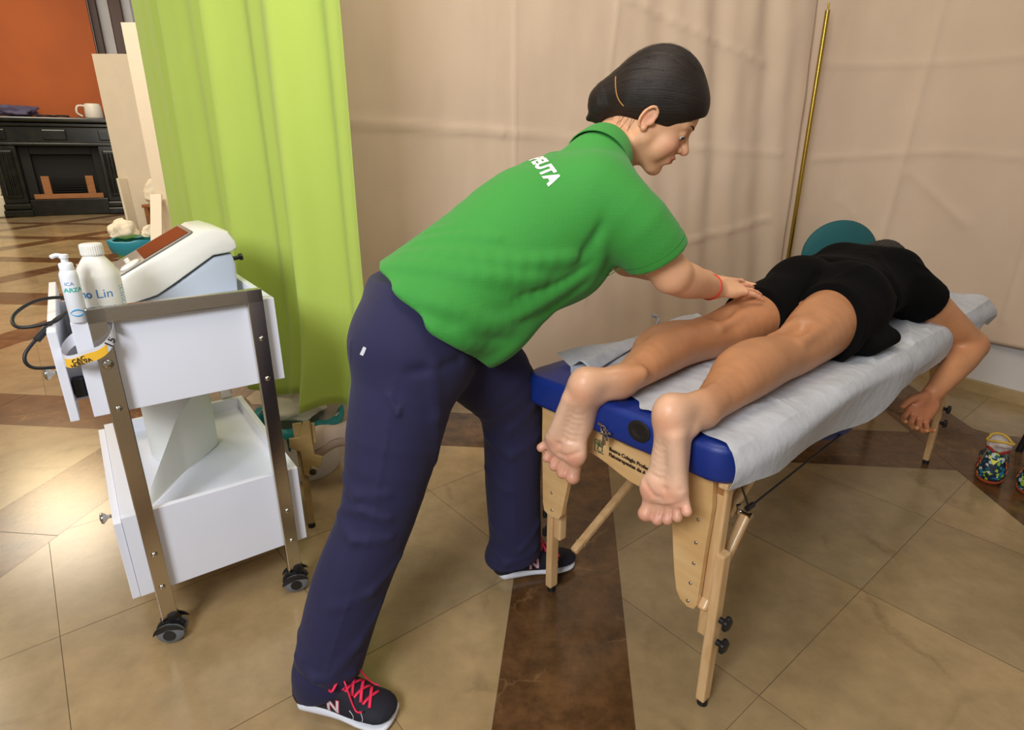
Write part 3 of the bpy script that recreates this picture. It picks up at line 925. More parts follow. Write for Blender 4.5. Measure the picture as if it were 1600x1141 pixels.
# cables
def cable(pts, r, label, n=8):
    bm = new(); tube(bm, smooth_pts([T(*p) for p in pts], 10), r, n)
    return tag(obj('cable', bm, m_black, smooth=True), label, 'cable')
cable([(0.35, 0.28, 0.815), (0.36, 0.2, 0.812), (0.355, 0.10, 0.835), (0.30, 0.055, 0.838), (0.24, 0.06, 0.832), (0.18, 0.10, 0.812), (0.12, 0.16, 0.807), (0.06, 0.20, 0.807)], 0.0028, 'thin black cable lying behind the front chrome bar of the trolley')
cable([(0.02, 0.22, 0.81), (-0.02, 0.23, 0.860), (-0.08, 0.20, 0.872), (-0.125, 0.15, 0.856), (-0.12, 0.10, 0.838), (-0.06, 0.09, 0.842), (-0.025, 0.12, 0.853), (0.02, 0.15, 0.81)], 0.0038, 'black cable looping out over the left edge of the trolley, upper loop')
cable([(0.03, 0.13, 0.808), (-0.015, 0.12, 0.853), (-0.05, 0.10, 0.848), (-0.082, 0.07, 0.826), (-0.118, 0.05, 0.790), (-0.112, 0.045, 0.762), (-0.065, 0.05, 0.752)], 0.0036, 'black cable hanging down the left side of the trolley, lower loop')
bm = new(); cyl(bm, T(-0.072, 0.076, 0.834), T(-0.094, 0.062, 0.814), 0.0075, n=12)
tag(obj('cable_plug', bm, m_black, smooth=True, angle=40), 'black plug barrel on the lower cable loop left of the trolley', 'plug')

# ------------------------------------------------------------------ bottles
m_bot = mat('bottle_white', (236, 234, 226), 0.35, sub=0.1)
m_botcool = mat('bottle_cool_white', (236, 240, 246), 0.3, sub=0.1)
m_blue = mat('label_blue', (66, 126, 186), 0.5)
m_lblue = mat('label_light_blue', (118, 176, 214), 0.5)
def T3(x, y): return TM @ Vector((x, y, 0))
bt = empty('lotion_bottle', T(0.038, 0.105, 0.803), 'big white lotion bottle with ribbed cap and blue letters, front left of the upper tray', 'bottle')
bM = frame(T(0.038, 0.105, 0.803), (1, 0, 0), (0, 1, 0), (0, 0, 1))
bm = new()
R = 0.0425
lathe(bm, [(R * 0.9, 0.0), (R, 0.006), (R, 0.123), (R * 0.97, 0.132), (R * 0.80, 0.148), (R * 0.58, 0.162), (R * 0.45, 0.170), (R * 0.43, 0.176)], bM, 48)
bo = obj('body', bm, m_bot, bt, smooth=True, angle=60)
bm = new(); rings = []
prof = [(0.0205, 0.172), (0.0215, 0.175), (0.0215, 0.192), (0.0205, 0.1955), (0.017, 0.197), (0.001, 0.1972)]
for r, z in prof:
    rings.append([bm.verts.new(bM @ Vector(((r + (0.0007 if (i % 2 and r > 0.02) else 0)) * math.cos(math.pi * i / 32), (r + (0.0007 if (i % 2 and r > 0.02) else 0)) * math.sin(math.pi * i / 32), z))) for i in range(64)])
for A_, B_ in zip(rings, rings[1:]):
    for i in range(64): bm.faces.new((A_[i], A_[(i + 1) % 64], B_[(i + 1) % 64], B_[i]))
bm.faces.new(rings[0][::-1]); bm.faces.new(rings[-1])
obj('cap', bm, m_bot, bt)
tgt = bvh_of(bo)
cdir = (Vector((0, 0, 0)) - T(0.038, 0.105, 0)); cdir.z = 0; cdir.normalize()
def labM(c, ang, z, d=0.08):
    nn = Matrix.Rotation(ang, 3, 'Z') @ cdir; xx = Vector((0, 0, 1)).cross(nn)
    return frame(c + nn * d + Vector((0, 0, z)), xx, (0, 0, 1), nn)
c0 = T(0.038, 0.105, 0.803)
text_mesh('Lin', 0.027, labM(c0 + Vector((0, 0, 0)), math.radians(6), 0.092), m_blue, 'print', bo, 0.0, tgt, 0.0004, sub=1)
text_mesh('no', 0.024, labM(c0, math.radians(-42), 0.092), m_blue, 'print', bo, 0.0008, tgt, 0.0004, sub=1, align='CENTER')
text_mesh('CREMA DE MASAJE\nCORRIENTE', 0.0085, labM(c0, math.radians(-14), 0.042), m_lblue, 'print', bo, 0.0, tgt, 0.0004, sub=1)
bm = new()
for k in range(15):
    z = 0.025 + k * 0.0055; a0 = math.radians(52); a1 = math.radians(52 + 14 + (k * 7 % 5) * 2)
    ps = []
    for a in (a0, a1):
        nn = Matrix.Rotation(a, 3, 'Z') @ cdir; ps.append(c0 + nn * (R + 0.0005) + Vector((0, 0, z)))
    mid = (ps[0] + ps[1]) / 2
    f = [bm.verts.new(ps[0]), bm.verts.new(ps[1]), bm.verts.new(ps[1] + Vector((0, 0, 0.0022))), bm.verts.new(ps[0] + Vector((0, 0, 0.0022)))]
    bm.faces.new(f)
obj('small_print', bm, m_lblue, bo)

pb = empty('pump_bottle', T(-0.0125, 0.028, 0.8485), 'slim white pump bottle with blue print, on the front left corner of the trolley', 'bottle')
pM = Matrix.Translation(T(-0.0125, 0.028, 0.8485))
bm = new(); r = 0.0165
lathe(bm, [(r * 0.85, 0), (r, 0.003), (r, 0.098), (r * 0.95, 0.104), (r * 0.75, 0.110), (r * 0.6, 0.112)], pM, 36)
po = obj('body', bm, m_botcool, pb, smooth=True, angle=60)
bm = new()
lathe(bm, [(0.0125, 0.110), (0.0128, 0.122), (0.011, 0.1245), (0.0065, 0.126), (0.0065, 0.134), (0.0085, 0.1345), (0.0085, 0.141), (0.004, 0.1425)], pM, 28)
d_ = Vector((cdir.x, cdir.y, 0)); side = Vector((0, 0, 1)).cross(d_)
pp = T(-0.0125, 0.028, 0.8485)
tube(bm, smooth_pts([pp + Vector((0, 0, 0.138)) - side * 0.0, pp + Vector((0, 0, 0.141)) - side * 0.012, pp + Vector((0, 0, 0.137)) - side * 0.022], 5), [0.0042] * 10 + [0.0028], 8)
bmesh.ops.recalc_face_normals(bm, faces=bm.faces[:])
obj('pump_head', bm, m_botcool, pb, smooth=True, angle=45)
tp = bvh_of(po)
text_mesh('ICA', 0.010, labM(pp, math.radians(-8), 0.083, 0.05), m_blue, 'print', po, 0, tp, 0.0004, sub=1)
text_mesh('ARZA', 0.012, labM(pp, math.radians(10), 0.070, 0.05), mat('label_green_blue', (70, 182, 170), 0.5), 'print', po, 0.0004, tp, 0.0004, sub=1)
bm = new()
for k in range(2):
    ps = []
    for i in range(13):
        a = math.radians(-48 + i * 8); nn = Matrix.Rotation(a, 3, 'Z') @ cdir
        ps.append(pp + nn * (r + 0.0002) + Vector((0, 0, 0.022 + (0.007 if k == 0 else -0.006) * math.sin(math.pi * i / 12))))
    tube(bm, ps, [0.0004 + 0.0011 * math.sin(math.pi * i / 12) for i in range(13)], 6)
obj('blue_emblem', bm, mat('emblem_blue', (40, 150, 206), 0.4), po)

# ------------------------------------------------------------------ wristband looped round the corner
wb = empty('wristband', T(-0.01, -0.01, 0.80), 'white paper wristband with yellow print and number 15 looped round the trolley corner', 'wristband')
def band_pt(t, h):
    # t along the loop, h across the strip
    a = 2 * math.pi * t
    sq = lambda v: math.copysign(abs(v) ** 0.62, v)
    x = -0.006 + 0.050 * sq(math.cos(a)); y = 0.012 - 0.036 * sq(math.sin(a))
    z = 0.808 + 0.026 * math.cos(a - 0.35) - 0.018 * math.sin(a) - 0.012 * max(0, math.sin(a)) ** 2
    lean = 0.22
    return T(x, y + h * lean * 0.4, z + h)
def band(name, t0, t1, h0, h1, m, off, parent):
    bm = new()
    def fn(u, v):
        t = t0 + (t1 - t0) * u; p = band_pt(t, h0 + (h1 - h0) * v)
        a = 2 * math.pi * t; nn = (TE * math.cos(a) - TN * math.sin(a)).normalized()
        return p + nn * off
    sheet(bm, fn, 48, 3, 0.0005)
    return obj(name, bm, m, parent, smooth=True, angle=60)
m_paper = mat('band_white', (214, 214, 220), 0.6)
st = band('strip', 0.0, 1.0, -0.013, 0.013, m_paper, 0.0, wb)
ye = band('yellow_field', 0.185, 0.42, -0.0125, 0.006, mat('band_yellow', (236, 184, 44), 0.6), 0.0007, wb)
def on_band(s_, size, t, h, m, parent):
    p = band_pt(t, h); q = band_pt(t - 0.02, h); up = (band_pt(t, h + 0.005) - band_pt(t, h - 0.005)).normalized()
    xx = (q - p).normalized(); up = (up - xx * up.dot(xx)).normalized(); nn = xx.cross(up)
    M = frame(p + nn * 0.02, xx, up, nn)
    return text_mesh(s_, size, M, m, 'print', parent, 0.0003, tgt_b, 0.0018, sub=1, maxd=0.06)
bmx = new()
for q in range(97):
    pass
vsb, fsb = [], []
for i in range(97):
    for h in (-0.0135, 0.0135):
        t = i / 96; a = 2 * math.pi * t; nn = (TE * math.cos(a) - TN * math.sin(a)).normalized()
        vsb.append(band_pt(t, h) + nn * 0.0008)
for i in range(96): fsb.append((2 * i, 2 * i + 2, 2 * i + 3, 2 * i + 1))
bmx.free()
tgt_b = BVHTree.FromPolygons(vsb, fsb)
m_ink = mat('ink_black', (24, 22, 22), 0.6)
on_band('CAC', 0.0120, 0.30, 0.000, m_ink, st)
on_band('HUELVA', 0.0105, 0.29, -0.0085, m_ink, st)
on_band('15', 0.023, 0.150, 0.000, m_ink, st)

# ------------------------------------------------------------------ paper roll on the lower tray
m_roll = mat('paper_white', (236, 238, 232), 0.8, sub=0.05, var=0.02)
rl = empty('paper_roll', T(0.16, 0.40, 0.333), 'upright roll of white paper towel on the lower tray, its end unrolled', 'paper roll')
bm = new()
Mr = Matrix.Translation(T(0.16, 0.42, 0.333))
lathe(bm, [(0.022, 0.0), (0.088, 0.0), (0.09, 0.003), (0.09, 0.232), (0.088, 0.235), (0.022, 0.235), (0.022, 0.0)], Mr, 64, cap=False)
bmesh.ops.recalc_face_normals(bm, faces=bm.faces[:])
obj('roll', bm, m_roll, rl, smooth=True, angle=50)
bm = new()
cR = T(0.16, 0.42, 0.333)
def flap(u, v):
    # leaves the roll on its right side and slants down and forward to the left
    a = math.radians(-8 - 60 * min(1, u * 2.2)); nn = TE * math.cos(a) + TN * math.sin(a)
    p = cR + nn * 0.0915
    if u > 0.18:
        k = (u - 0.18) / 0.82
        p = p.lerp(T(0.035, 0.115, 0.333) , k) + Vector((0, 0, 0.0))
    top = 0.235 - 0.215 * max(0, (u - 0.12) / 0.88) ** 1.0
    return p + Vector((0, 0, 0.003 + top * v)) + TN * (0.02 * v * u)
sheet(bm, flap, 40, 12, 0.0006)
obj('loose_end', bm, m_roll, rl, smooth=True, angle=60)
# ================================================================== THE HALL BEHIND, AT THE LEFT
def W(x, y, z): return wallM() @ Vector((x, y, z))
m_bmarble = mat('black_green_marble', (30, 30, 16), 0.22, rgb2=(7, 8, 5), vscale=6, detail=8)
m_soot = mat('soot_black', (14, 13, 12), 0.7)
m_pine = mat('raw_wood', (168, 112, 66), 0.6, var=0.2, stretch=(1, 1, 6))
def fpM(): return wallM() @ Matrix.Translation((-0.10, 0, 0)) @ Matrix.Scale(0.80, 4, (1, 0, 0))
def WF(x, y, z): return fpM() @ Vector((x, y, z))
fp = empty('fireplace', WF(1.4, 0.0, 0), 'black marble fireplace with deep mantel against the orange wall', 'fireplace')
bm = new()
box(bm, (0.0, -0.10, 1.80), (2.9, 0.35, 1.90), fpM(), 0.03)
box(bm, (0.06, -0.03, 1.72), (2.84, 0.35, 1.80), fpM(), 0.02)
obj('mantel_shelf', bm, m_bmarble, fp)
bm = new()
box(bm, (0.1, 0.02, 1.42), (2.8, 0.35, 1.72), fpM(), 0.01)
box(bm, (0.06, -0.02, 1.36), (2.84, 0.35, 1.42), fpM(), 0.015)
for x in (0.12, 1.2, 2.38): box(bm, (x, -0.01, 1.47), (x + 0.36 if x != 1.2 else x + 0.5, 0.03, 1.67), fpM(), 0.02)
obj('frieze', bm, m_bmarble, fp)
for x in (0.1, 2.3):
    bm = new()
    box(bm, (x, 0.0, 0.26), (x + 0.5, 0.35, 1.36), fpM(), 0.02)
    box(bm, (x + 0.08, -0.04, 0.36), (x + 0.42, 0.02, 1.28), fpM(), 0.03)
    for k in range(4): cyl(bm, WF(x + 0.13 + k * 0.08, -0.045, 0.42), WF(x + 0.13 + k * 0.08, -0.045, 1.22), 0.022, n=10)
    box(bm, (x - 0.05, -0.08, 0.0), (x + 0.55, 0.35, 0.14), fpM(), 0.03)
    box(bm, (x - 0.03, -0.05, 0.14), (x + 0.53, 0.35, 0.26), fpM(), 0.03)
    obj('pillar', bm, m_bmarble, fp)
bm = new()
box(bm, (0.6, 0.02, 0.0), (2.3, 0.2, 0.33), fpM(), 0.02)
obj('hearth_plinth', bm, m_bmarble, fp)
bm = new()
box(bm, (0.6, 0.16, 0.33), (0.82, 0.35, 1.36), fpM(), 0.01); box(bm, (2.12, 0.16, 0.33), (2.3, 0.35, 1.36), fpM(), 0.01); box(bm, (0.82, 0.16, 1.2), (2.12, 0.35, 1.36), fpM(), 0.01)
box(bm, (0.82, 0.30, 0.33), (2.12, 0.35, 1.2), fpM())
obj('firebox', bm, m_soot, fp)
bm = new()
for z in [0.46 + k * 0.05 for k in range(6)]: box(bm, (1.12, 0.17, z), (1.82, 0.2, z + 0.02), fpM())
obj('grate', bm, mat('cast_iron', (20, 20, 20), 0.5, metal=0.6), fp)
wf = empty('fire_guard', WF(1.4, 0.10, 0.33), 'small raw wood guard standing in the fireplace opening', 'fire guard')
bm = new(); box(bm, (0.72, 0.04, 0.335), (2.2, 0.14, 0.43), fpM(), 0.006); obj('base_board', bm, m_pine, wf)
for x in (0.94, 1.88):
    bm = new(); box(bm, (x, 0.05, 0.43), (x + 0.17, 0.13, 0.78), fpM(), 0.006); obj('upright', bm, m_pine, wf)
# things on the mantel
jg = empty('white_jug', W(1.80, 0.1, 1.9), 'white plastic jug with handle on the right end of the mantel', 'jug')
bm = new()
lathe(bm, [(0.15, 0.0), (0.16, 0.02), (0.15, 0.22), (0.13, 0.27), (0.12, 0.275)], Matrix.Translation(W(1.80, 0.12, 1.902)), 28)
obj('body', bm, mat('jug_white', (226, 220, 210), 0.4), jg, smooth=True, angle=45)
bm = new(); tube(bm, smooth_pts([W(1.67, 0.08, 2.13), W(1.55, 0.06, 2.12), W(1.52, 0.06, 2.0), W(1.60, 0.08, 1.93)], 8), 0.02, 8)
obj('handle', bm, mat('jug_white', (226, 220, 210), 0.4), jg, smooth=True)
def lump(name, c, r, m, label, cat, seed, R=None, amp=0.25, parent=None, fl=None, n=24):
    bm = new()
    bmesh.ops.create_icosphere(bm, subdivisions=4, radius=1.0)
    for v in bm.verts:
        d = v.co.normalized(); k = 1 + amp * noise.fractal(d * 1.8 + Vector((seed, seed * 2, 0)), 1, 2, 4)
        q = Vector((d.x * r[0] * k, d.y * r[1] * k, d.z * r[2] * k))
        if q.z < 0: q.z *= 0.35
        v.co = (R @ q if R is not None else q) + Vector(c)
    mn = min(v.co.z for v in bm.verts)
    for v in bm.verts: v.co.z += (c[2] - mn)
    o = obj(name, bm, m, parent, smooth=True)
    if label: tag(o, label, cat)
    return o
Rw = wallM().to_3x3()
lump('folded_cloth', W(0.50, 0.1, 1.902), (0.36, 0.17, 0.15), mat('purple_grey_cloth', (92, 84, 112), 0.9, var=0.3, vscale=9), 'crumpled purple-grey cloth lying on the mantel', 'cloth', 4, Rw, 0.45)
bm = new(); box(bm, (-0.45, 0.0, 1.903), (-0.02, 0.3, 2.05), wallM(), 0.02)
tag(obj('white_box', bm, mat('box_white', (206, 204, 206), 0.6)), 'white box at the left end of the mantel beside the purple cloth', 'box')
bm = new(); tube(bm, smooth_pts([W(0.85, 0.0, 1.922), W(1.0, -0.02, 1.925), W(1.12, 0.02, 1.922), W(1.25, 0.0, 1.93), W(1.38, 0.03, 1.922)], 8), 0.018, 8)
tag(obj('dark_cord', bm, m_black, smooth=True), 'dark cord lying on the mantel between cloth and jug', 'cord')

# white boards leaning in the hall
m_board = mat('board_cream', (222, 208, 184), 0.6, var=0.04)
def board(x0, x1, y, zt, th, label, lean, ztr=None, m=m_board):
    bm = new()
    M = frame((0, y, 0), (1, 0, 0), (0, 1, 0), (0, 0, 1)) @ Matrix.Rotation(lean, 4, 'X')
    prism(bm, [(x0, 0.0), (x1, 0.0), (x1, ztr or zt), (x0, zt)], M @ frame((0, 0, 0), (1, 0, 0), (0, 0, 1), (0, -1, 0)), th, 0.003)
    o = obj('white_board', bm, m)
    return tag(o, label, 'board', 'tall boards standing in the hall')
board(-4.83, -4.10, 7.6, 2.28, 0.03, 'shorter tall cream board standing beside the fireplace, farther of the two', 0.0)
board(-3.90, -3.20, 6.7, 2.43, 0.03, 'taller cream board standing right at the edge of the green curtain', 0.0, m=mat('board_warm', (232, 216, 190), 0.6, var=0.03))
bm = new(); beam(bm, (-4.72, 7.50, 0.0), (-4.75, 7.505, 0.92), 0.13, 0.03, bev=0.004)
tag(obj('white_plank', bm, mat('plank_white', (232, 220, 196), 0.6)), 'narrow white plank leaning behind the green tub', 'plank')
bm = new(); beam(bm, (-3.70, 6.10, 0.0), (-3.84, 6.60, 0.78), 0.11, 0.03, bev=0.004)
tag(obj('white_plank', bm, MATS['plank_white']), 'narrow white plank leaning on the taller cream board by the curtain', 'plank')
# green tub with blue liner and white towels
gt = empty('plastic_tub', (-4.38, 6.98, 0), 'green plastic tub with turquoise liner heaped with white towels in the hall', 'tub')
Mt = Matrix.Translation((-4.38, 6.98, 0)) @ Matrix.Scale(1.15, 4)
bm = new(); lathe(bm, [(0.17, 0.0), (0.22, 0.16), (0.225, 0.16), (0.225, 0.17)], Mt, 32); obj('tub', bm, mat('tub_green', (120, 196, 78), 0.5), gt, smooth=True, angle=40)
bm = new(); lathe(bm, [(0.232, 0.10), (0.25, 0.14), (0.27, 0.22), (0.26, 0.235), (0.24, 0.22)], Mt, 40, cap=False)
for v in bm.verts:
    a = math.atan2(v.co.y - 6.98, v.co.x + 4.38); v.co.z += 0.008 * math.sin(a * 5) + 0.005 * math.sin(a * 11)
obj('liner', bm, mat('liner_turquoise', (30, 136, 160), 0.5), gt, smooth=True)
m_towel = mat('towel_cream', (232, 222, 200), 0.95, bump=0.4, bscale=60)
lump('towel', (-4.49, 6.94, 0.27), (0.15, 0.16, 0.15), m_towel, 'white towel heaped in the green tub, left one', 'towel', 3)
lump('towel', (-4.20, 7.00, 0.27), (0.10, 0.13, 0.11), m_towel, 'small white towel on the right edge of the green tub', 'towel', 8)
# wooden chair with a towel over it
ch = empty('wooden_stool', (-4.31, 7.45, 0), 'brown wooden stool between the two cream boards, white towel on it', 'stool')
m_bw = mat('brown_wood', (150, 92, 44), 0.5, var=0.3, stretch=(1, 1, 5))
for x, y in ((-4.47, 7.37), (-4.17, 7.37), (-4.47, 7.49), (-4.17, 7.49)):
    bm = new(); box(bm, (x, y, 0.0), (x + 0.05, y + 0.05, 0.58), None, 0.006); obj('leg', bm, m_bw, ch)
bm = new(); box(bm, (-4.49, 7.36, 0.58), (-4.10, 7.55, 0.62), None, 0.01); obj('seat', bm, m_bw, ch)
bm = new(); box(bm, (-4.42, 7.385, 0.14), (-4.17, 7.405, 0.20), None, 0.006); obj('stretcher', bm, m_bw, ch)
lump('towel', (-4.30, 7.45, 0.622), (0.18, 0.08, 0.2), m_towel, 'white towel heaped on the brown wooden stool in the hall', 'towel', 6)

# ================================================================== BEHIND THE CURTAIN: STAND AND BASKET
m_gold = mat('bronze_wood', (142, 116, 66), 0.4, var=0.15, stretch=(1, 1, 6))
es = empty('folding_stand', (-0.70, 1.69, 0), 'bronze coloured folding stand leg with knob behind the trolley, below the green curtain', 'stand')
bm = new(); beam(bm, (-0.675, 1.69, 0.012), (-0.700, 1.75, 0.20), 0.022, 0.014); beam(bm, (-0.700, 1.75, 0.20), (-0.722, 1.795, 0.335), 0.030, 0.016)
obj('leg', bm, m_gold, es)
bm = new()
prism(bm, [(-0.045, 0.0), (-0.01, -0.02), (0.0, -0.10), (0.022, -0.11), (0.035, -0.085), (0.055, -0.075), (0.06, -0.045), (0.035, -0.035), (0.03, 0.0), (0.022, 0.08), (0.0, 0.08), (-0.01, 0.03), (-0.045, 0.03)], frame((-0.695, 1.76, 0.27), (0.95, 0.3, 0), (0, 0.25, 0.97), (0.3, -0.93, 0.25)), 0.012, 0.002)
obj('bracket', bm, m_gold, es)
bm = new(); cyl(bm, (-0.655, 1.715, 0.205), (-0.650, 1.695, 0.205), 0.012, n=20); obj('knob', bm, m_chrome, es, smooth=True, angle=40)
bm = new(); beam(bm, (-0.665, 1.775, 0.27), (-0.672, 1.795, 0.335), 0.018, 0.012); obj('leg', bm, m_gold, es)
bm = new(); cyl(bm, (-0.675, 1.69, 0.0), (-0.675, 1.69, 0.014), 0.012, n=14); obj('rubber_foot', bm, m_black, es)

bk = empty('laundry_basket', (-0.83, 2.10, 0), 'round white plastic basket with slots and turquoise liner beneath the cloth hem', 'basket')
Mb = Matrix.Translation((-0.83, 2.10, 0)) @ Matrix.Scale(0.95, 4)
bm = new(); n = 96; zs = [0.0, 0.012, 0.10, 0.15, 0.205, 0.235, 0.25]; rs = [0.135, 0.142, 0.150, 0.154, 0.158, 0.160, 0.166]
rg = [[bm.verts.new(Mb @ Vector((r * math.cos(2 * math.pi * i / n), r * math.sin(2 * math.pi * i / n), z))) for i in range(n)] for r, z in zip(rs, zs)]
for k in range(len(zs) - 1):
    for i in range(n):
        if k == 3 and i % 3 == 0: continue          # the row of slots
        bm.faces.new((rg[k][i], rg[k][(i + 1) % n], rg[k + 1][(i + 1) % n], rg[k + 1][i]))
bm.faces.new(rg[0][::-1])
bmesh.ops.recalc_face_normals(bm, faces=bm.faces[:])
bmesh.ops.solidify(bm, geom=bm.faces[:], thickness=0.003)
obj('basket', bm, mat('basket_white', (212, 208, 200), 0.45), bk, smooth=True, angle=50)
m_teal = mat('teal_plastic_bag', (20, 130, 130), 0.4)
bm = new(); lathe(bm, [(0.140, 0.02), (0.148, 0.16), (0.154, 0.24), (0.175, 0.262), (0.178, 0.22)], Mb, 48, cap=False)
for v in bm.verts:
    a = math.atan2(v.co.y - 2.10, v.co.x + 0.83)
    if v.co.z > 0.2: v.co.z += 0.007 * math.sin(a * 6) + 0.005 * math.sin(a * 13)
obj('liner', bm, m_teal, bk, smooth=True)
lump('towel', (-0.83, 2.10, 0.225), (0.105, 0.10, 0.075), mat('towel_grey_cream', (205, 196, 176), 0.95, bump=0.4, bscale=90), 'pale towel filling the white basket behind the trolley', 'towel', 5)
# grey-beige cloth bunched at the hem beside the basket
def roll_hem(u, v):
    a = 2 * math.pi * v; s = u
    p = Vector((-0.735, 1.865, 0.235)).lerp(Vector((-0.32, 2.02, 0.235)), s)
    r = 0.048 + 0.008 * math.sin(s * 17) + 0.006 * fbm(s * 6, v * 2)
    fold = 0.012 * math.exp(-((s - 0.12) / 0.05) ** 2)
    return p + Vector((0.3, -0.95, 0)) * (r + fold) * math.cos(a) * 0.7 + Vector((0, 0, 1)) * (r * 1.1 * math.sin(a) - 0.03 * math.exp(-(s / 0.15) ** 2))
bm = new(); g = sheet(bm, roll_hem, 40, 20)
bmesh.ops.remove_doubles(bm, verts=bm.verts[:], dist=1e-5)
tag(obj('cloth_bundle', bm, mat('grey_beige_cloth', (172, 152, 136), 0.9, bump=0.2, bscale=200), smooth=True), 'rolled grey-beige cloth hem bunched beneath the right end of the green curtain', 'cloth')

# ================================================================== BEHIND THE PATIENT
tc_ = empty('teal_chair', (1.66, 3.00, 0), 'chair with a rounded teal backrest behind the lying man, by the brass pole', 'chair')
m_tealf = mat('teal_fabric', (26, 92, 98), 0.75, bump=0.15, bscale=300)
F_ = Field((1.40, 2.92, 0.42), (1.92, 3.12, 0.92), 0.006)
F_.ell((1.675, 3.03, 0.70), (0.205, 0.045, 0.175), np.array([[0.985, 0.10, -0.12], [-0.1, 0.99, 0], [0.12, 0, 0.99]]), 0.0)
me, P = F_.mesh('backrest', 3); link_mesh('backrest', me, m_tealf, tc_, smooth=True)
bm = new(); box(bm, (1.50, 2.70, 0.42), (1.86, 3.02, 0.47), None, 0.018, 3); obj('seat', bm, m_tealf, tc_, smooth=True, angle=50)
bm = new(); tube(bm, [(1.68, 3.055, 0.62), (1.68, 3.07, 0.5), (1.68, 3.0, 0.40), (1.68, 2.86, 0.39)], 0.012, 10); obj('back_bracket', bm, m_black, tc_, smooth=True)
for x, y in ((1.53, 2.73), (1.83, 2.73), (1.53, 2.99), (1.83, 2.99)):
    bm = new(); cyl(bm, (x, y, 0.0), (x, y, 0.42), 0.012, n=14); obj('leg', bm, m_black, tc_, smooth=True, angle=40)

# dark chair at the right edge, its leg in view
bc = empty('black_chair', (2.34, 2.05, 0), 'black metal chair at the right edge of the view, only its leg showing', 'chair')
m_bm = mat('black_metal', (16, 16, 17), 0.4)
for (x0, y0), (x1, y1) in (((2.147, 2.227), (2.200, 2.20)), ((2.56, 2.227), (2.52, 2.20)), ((2.147, 1.86), (2.20, 1.89)), ((2.56, 1.86), (2.52, 1.89))):
    bm = new(); cyl(bm, (x0, y0, 0.0), (x1, y1, 0.43), 0.0125, 0.0125, n=16); obj('leg', bm, m_bm, bc, smooth=True, angle=40)
bm = new(); box(bm, (2.17, 1.85, 0.43), (2.55, 2.22, 0.47), None, 0.015, 3); obj('seat', bm, m_bm, bc, smooth=True, angle=50)
bm = new(); tube(bm, [(2.54, 1.88, 0.43), (2.60, 1.88, 0.62), (2.61, 1.88, 0.80), (2.61, 2.19, 0.80), (2.60, 2.19, 0.62), (2.54, 2.19, 0.43)], 0.011, 10); obj('back_frame', bm, m_bm, bc, smooth=True)
bm = new(); box(bm, (2.60, 1.90, 0.62), (2.62, 2.17, 0.79), None, 0.008, 3); obj('backrest', bm, m_bm, bc, smooth=True, angle=50)
# ================================================================== MASSAGE TABLE
AY = 0.711
AE = Vector((math.cos(AY), math.sin(AY), 0)); AN = Vector((-AE.y, AE.x, 0)); AO = Vector((0.402, 0.957, 0))
AM = frame(AO, AE, AN, (0, 0, 1))      # a along the table (away), b across (to the left), z up
def A(a, b, z): return AM @ Vector((a, b, z))
LT, WT, HT = 1.80, 0.575, 0.672
m_vinyl = mat('blue_vinyl', (20, 46, 126), 0.45, bump=0.12, bscale=260, var=0.05)
m_ply = mat('beech_ply', (226, 186, 130), 0.38, rgb2=(212, 168, 110), vscale=5, stretch=(1, 1, 6), coat=0.25)
m_beech = mat('beech_wood', (222, 184, 134), 0.42, rgb2=(206, 164, 112), vscale=14, stretch=(4, 4, 0.7), coat=0.15)
m_plyedge = mat('ply_edge', (170, 118, 66), 0.6, var=0.2, vscale=60, stretch=(1, 1, 3))
tb = empty('massage_table', A(0.9, 0.29, 0), 'folding massage table with blue vinyl pad, beech legs and cables, the man lying on it', 'massage table')
# pad: soft edged block with rounded corners in plan
bm = new()
pad = rrect(0, 0, 0, 0, 0) if False else rrect(-0.006, LT, -0.006, WT, 0.055, 7)
prism(bm, pad, AM @ Matrix.Translation((0, 0, HT - 0.082)), 0.081, 0.0)
es_ = [e for e in bm.edges if len(e.link_faces) == 2 and abs(e.verts[0].co.z - e.verts[1].co.z) < 1e-5]
bmesh.ops.bevel(bm, geom=es_, offset=0.016, segments=4, profile=0.5, affect='EDGES')
obj('pad', bm, m_vinyl, tb, smooth=True, angle=50)
bm = new()
for lo, hi in (((0.02, 0.01, 0.575), (LT - 0.02, 0.03, 0.589)), ((0.02, WT - 0.03, 0.575), (LT - 0.02, WT - 0.01, 0.589)), ((LT - 0.04, 0.03, 0.575), (LT - 0.02, WT - 0.03, 0.589)), ((0.885, 0.03, 0.575), (0.915, WT - 0.03, 0.589))):
    box(bm, lo, hi, AM, 0.003)
obj('under_frame', bm, m_beech, tb)
# end plate with the arch, facing the viewer: x = b, y = z
plate = [(0.060, 0.588), (0.150, 0.588), (0.175, 0.581), (0.21, 0.576), (0.26, 0.572), (0.31, 0.577), (0.345, 0.582), (0.365, 0.588), (0.515, 0.588), (0.530, 0.575), (0.530, 0.50)]
platL = [(0.522, 0.30), (0.516, 0.277), (0.496, 0.268), (0.462, 0.275), (0.452, 0.292), (0.436, 0.38), (0.420, 0.455), (0.402, 0.492)]
arch = smooth_pts([(0.402, 0.492, 0), (0.385, 0.506, 0), (0.355, 0.512, 0), (0.315, 0.506, 0), (0.26, 0.492, 0), (0.21, 0.488, 0), (0.165, 0.495, 0), (0.14, 0.492, 0)], 5)
platR = [(0.130, 0.470), (0.120, 0.40), (0.108, 0.325), (0.098, 0.283), (0.086, 0.266), (0.068, 0.258), (0.052, 0.262), (0.046, 0.275), (0.044, 0.40), (0.040, 0.52), (0.046, 0.585)]
poly = plate + platL + [(p.x, p.y) for p in arch[1:]] + platR
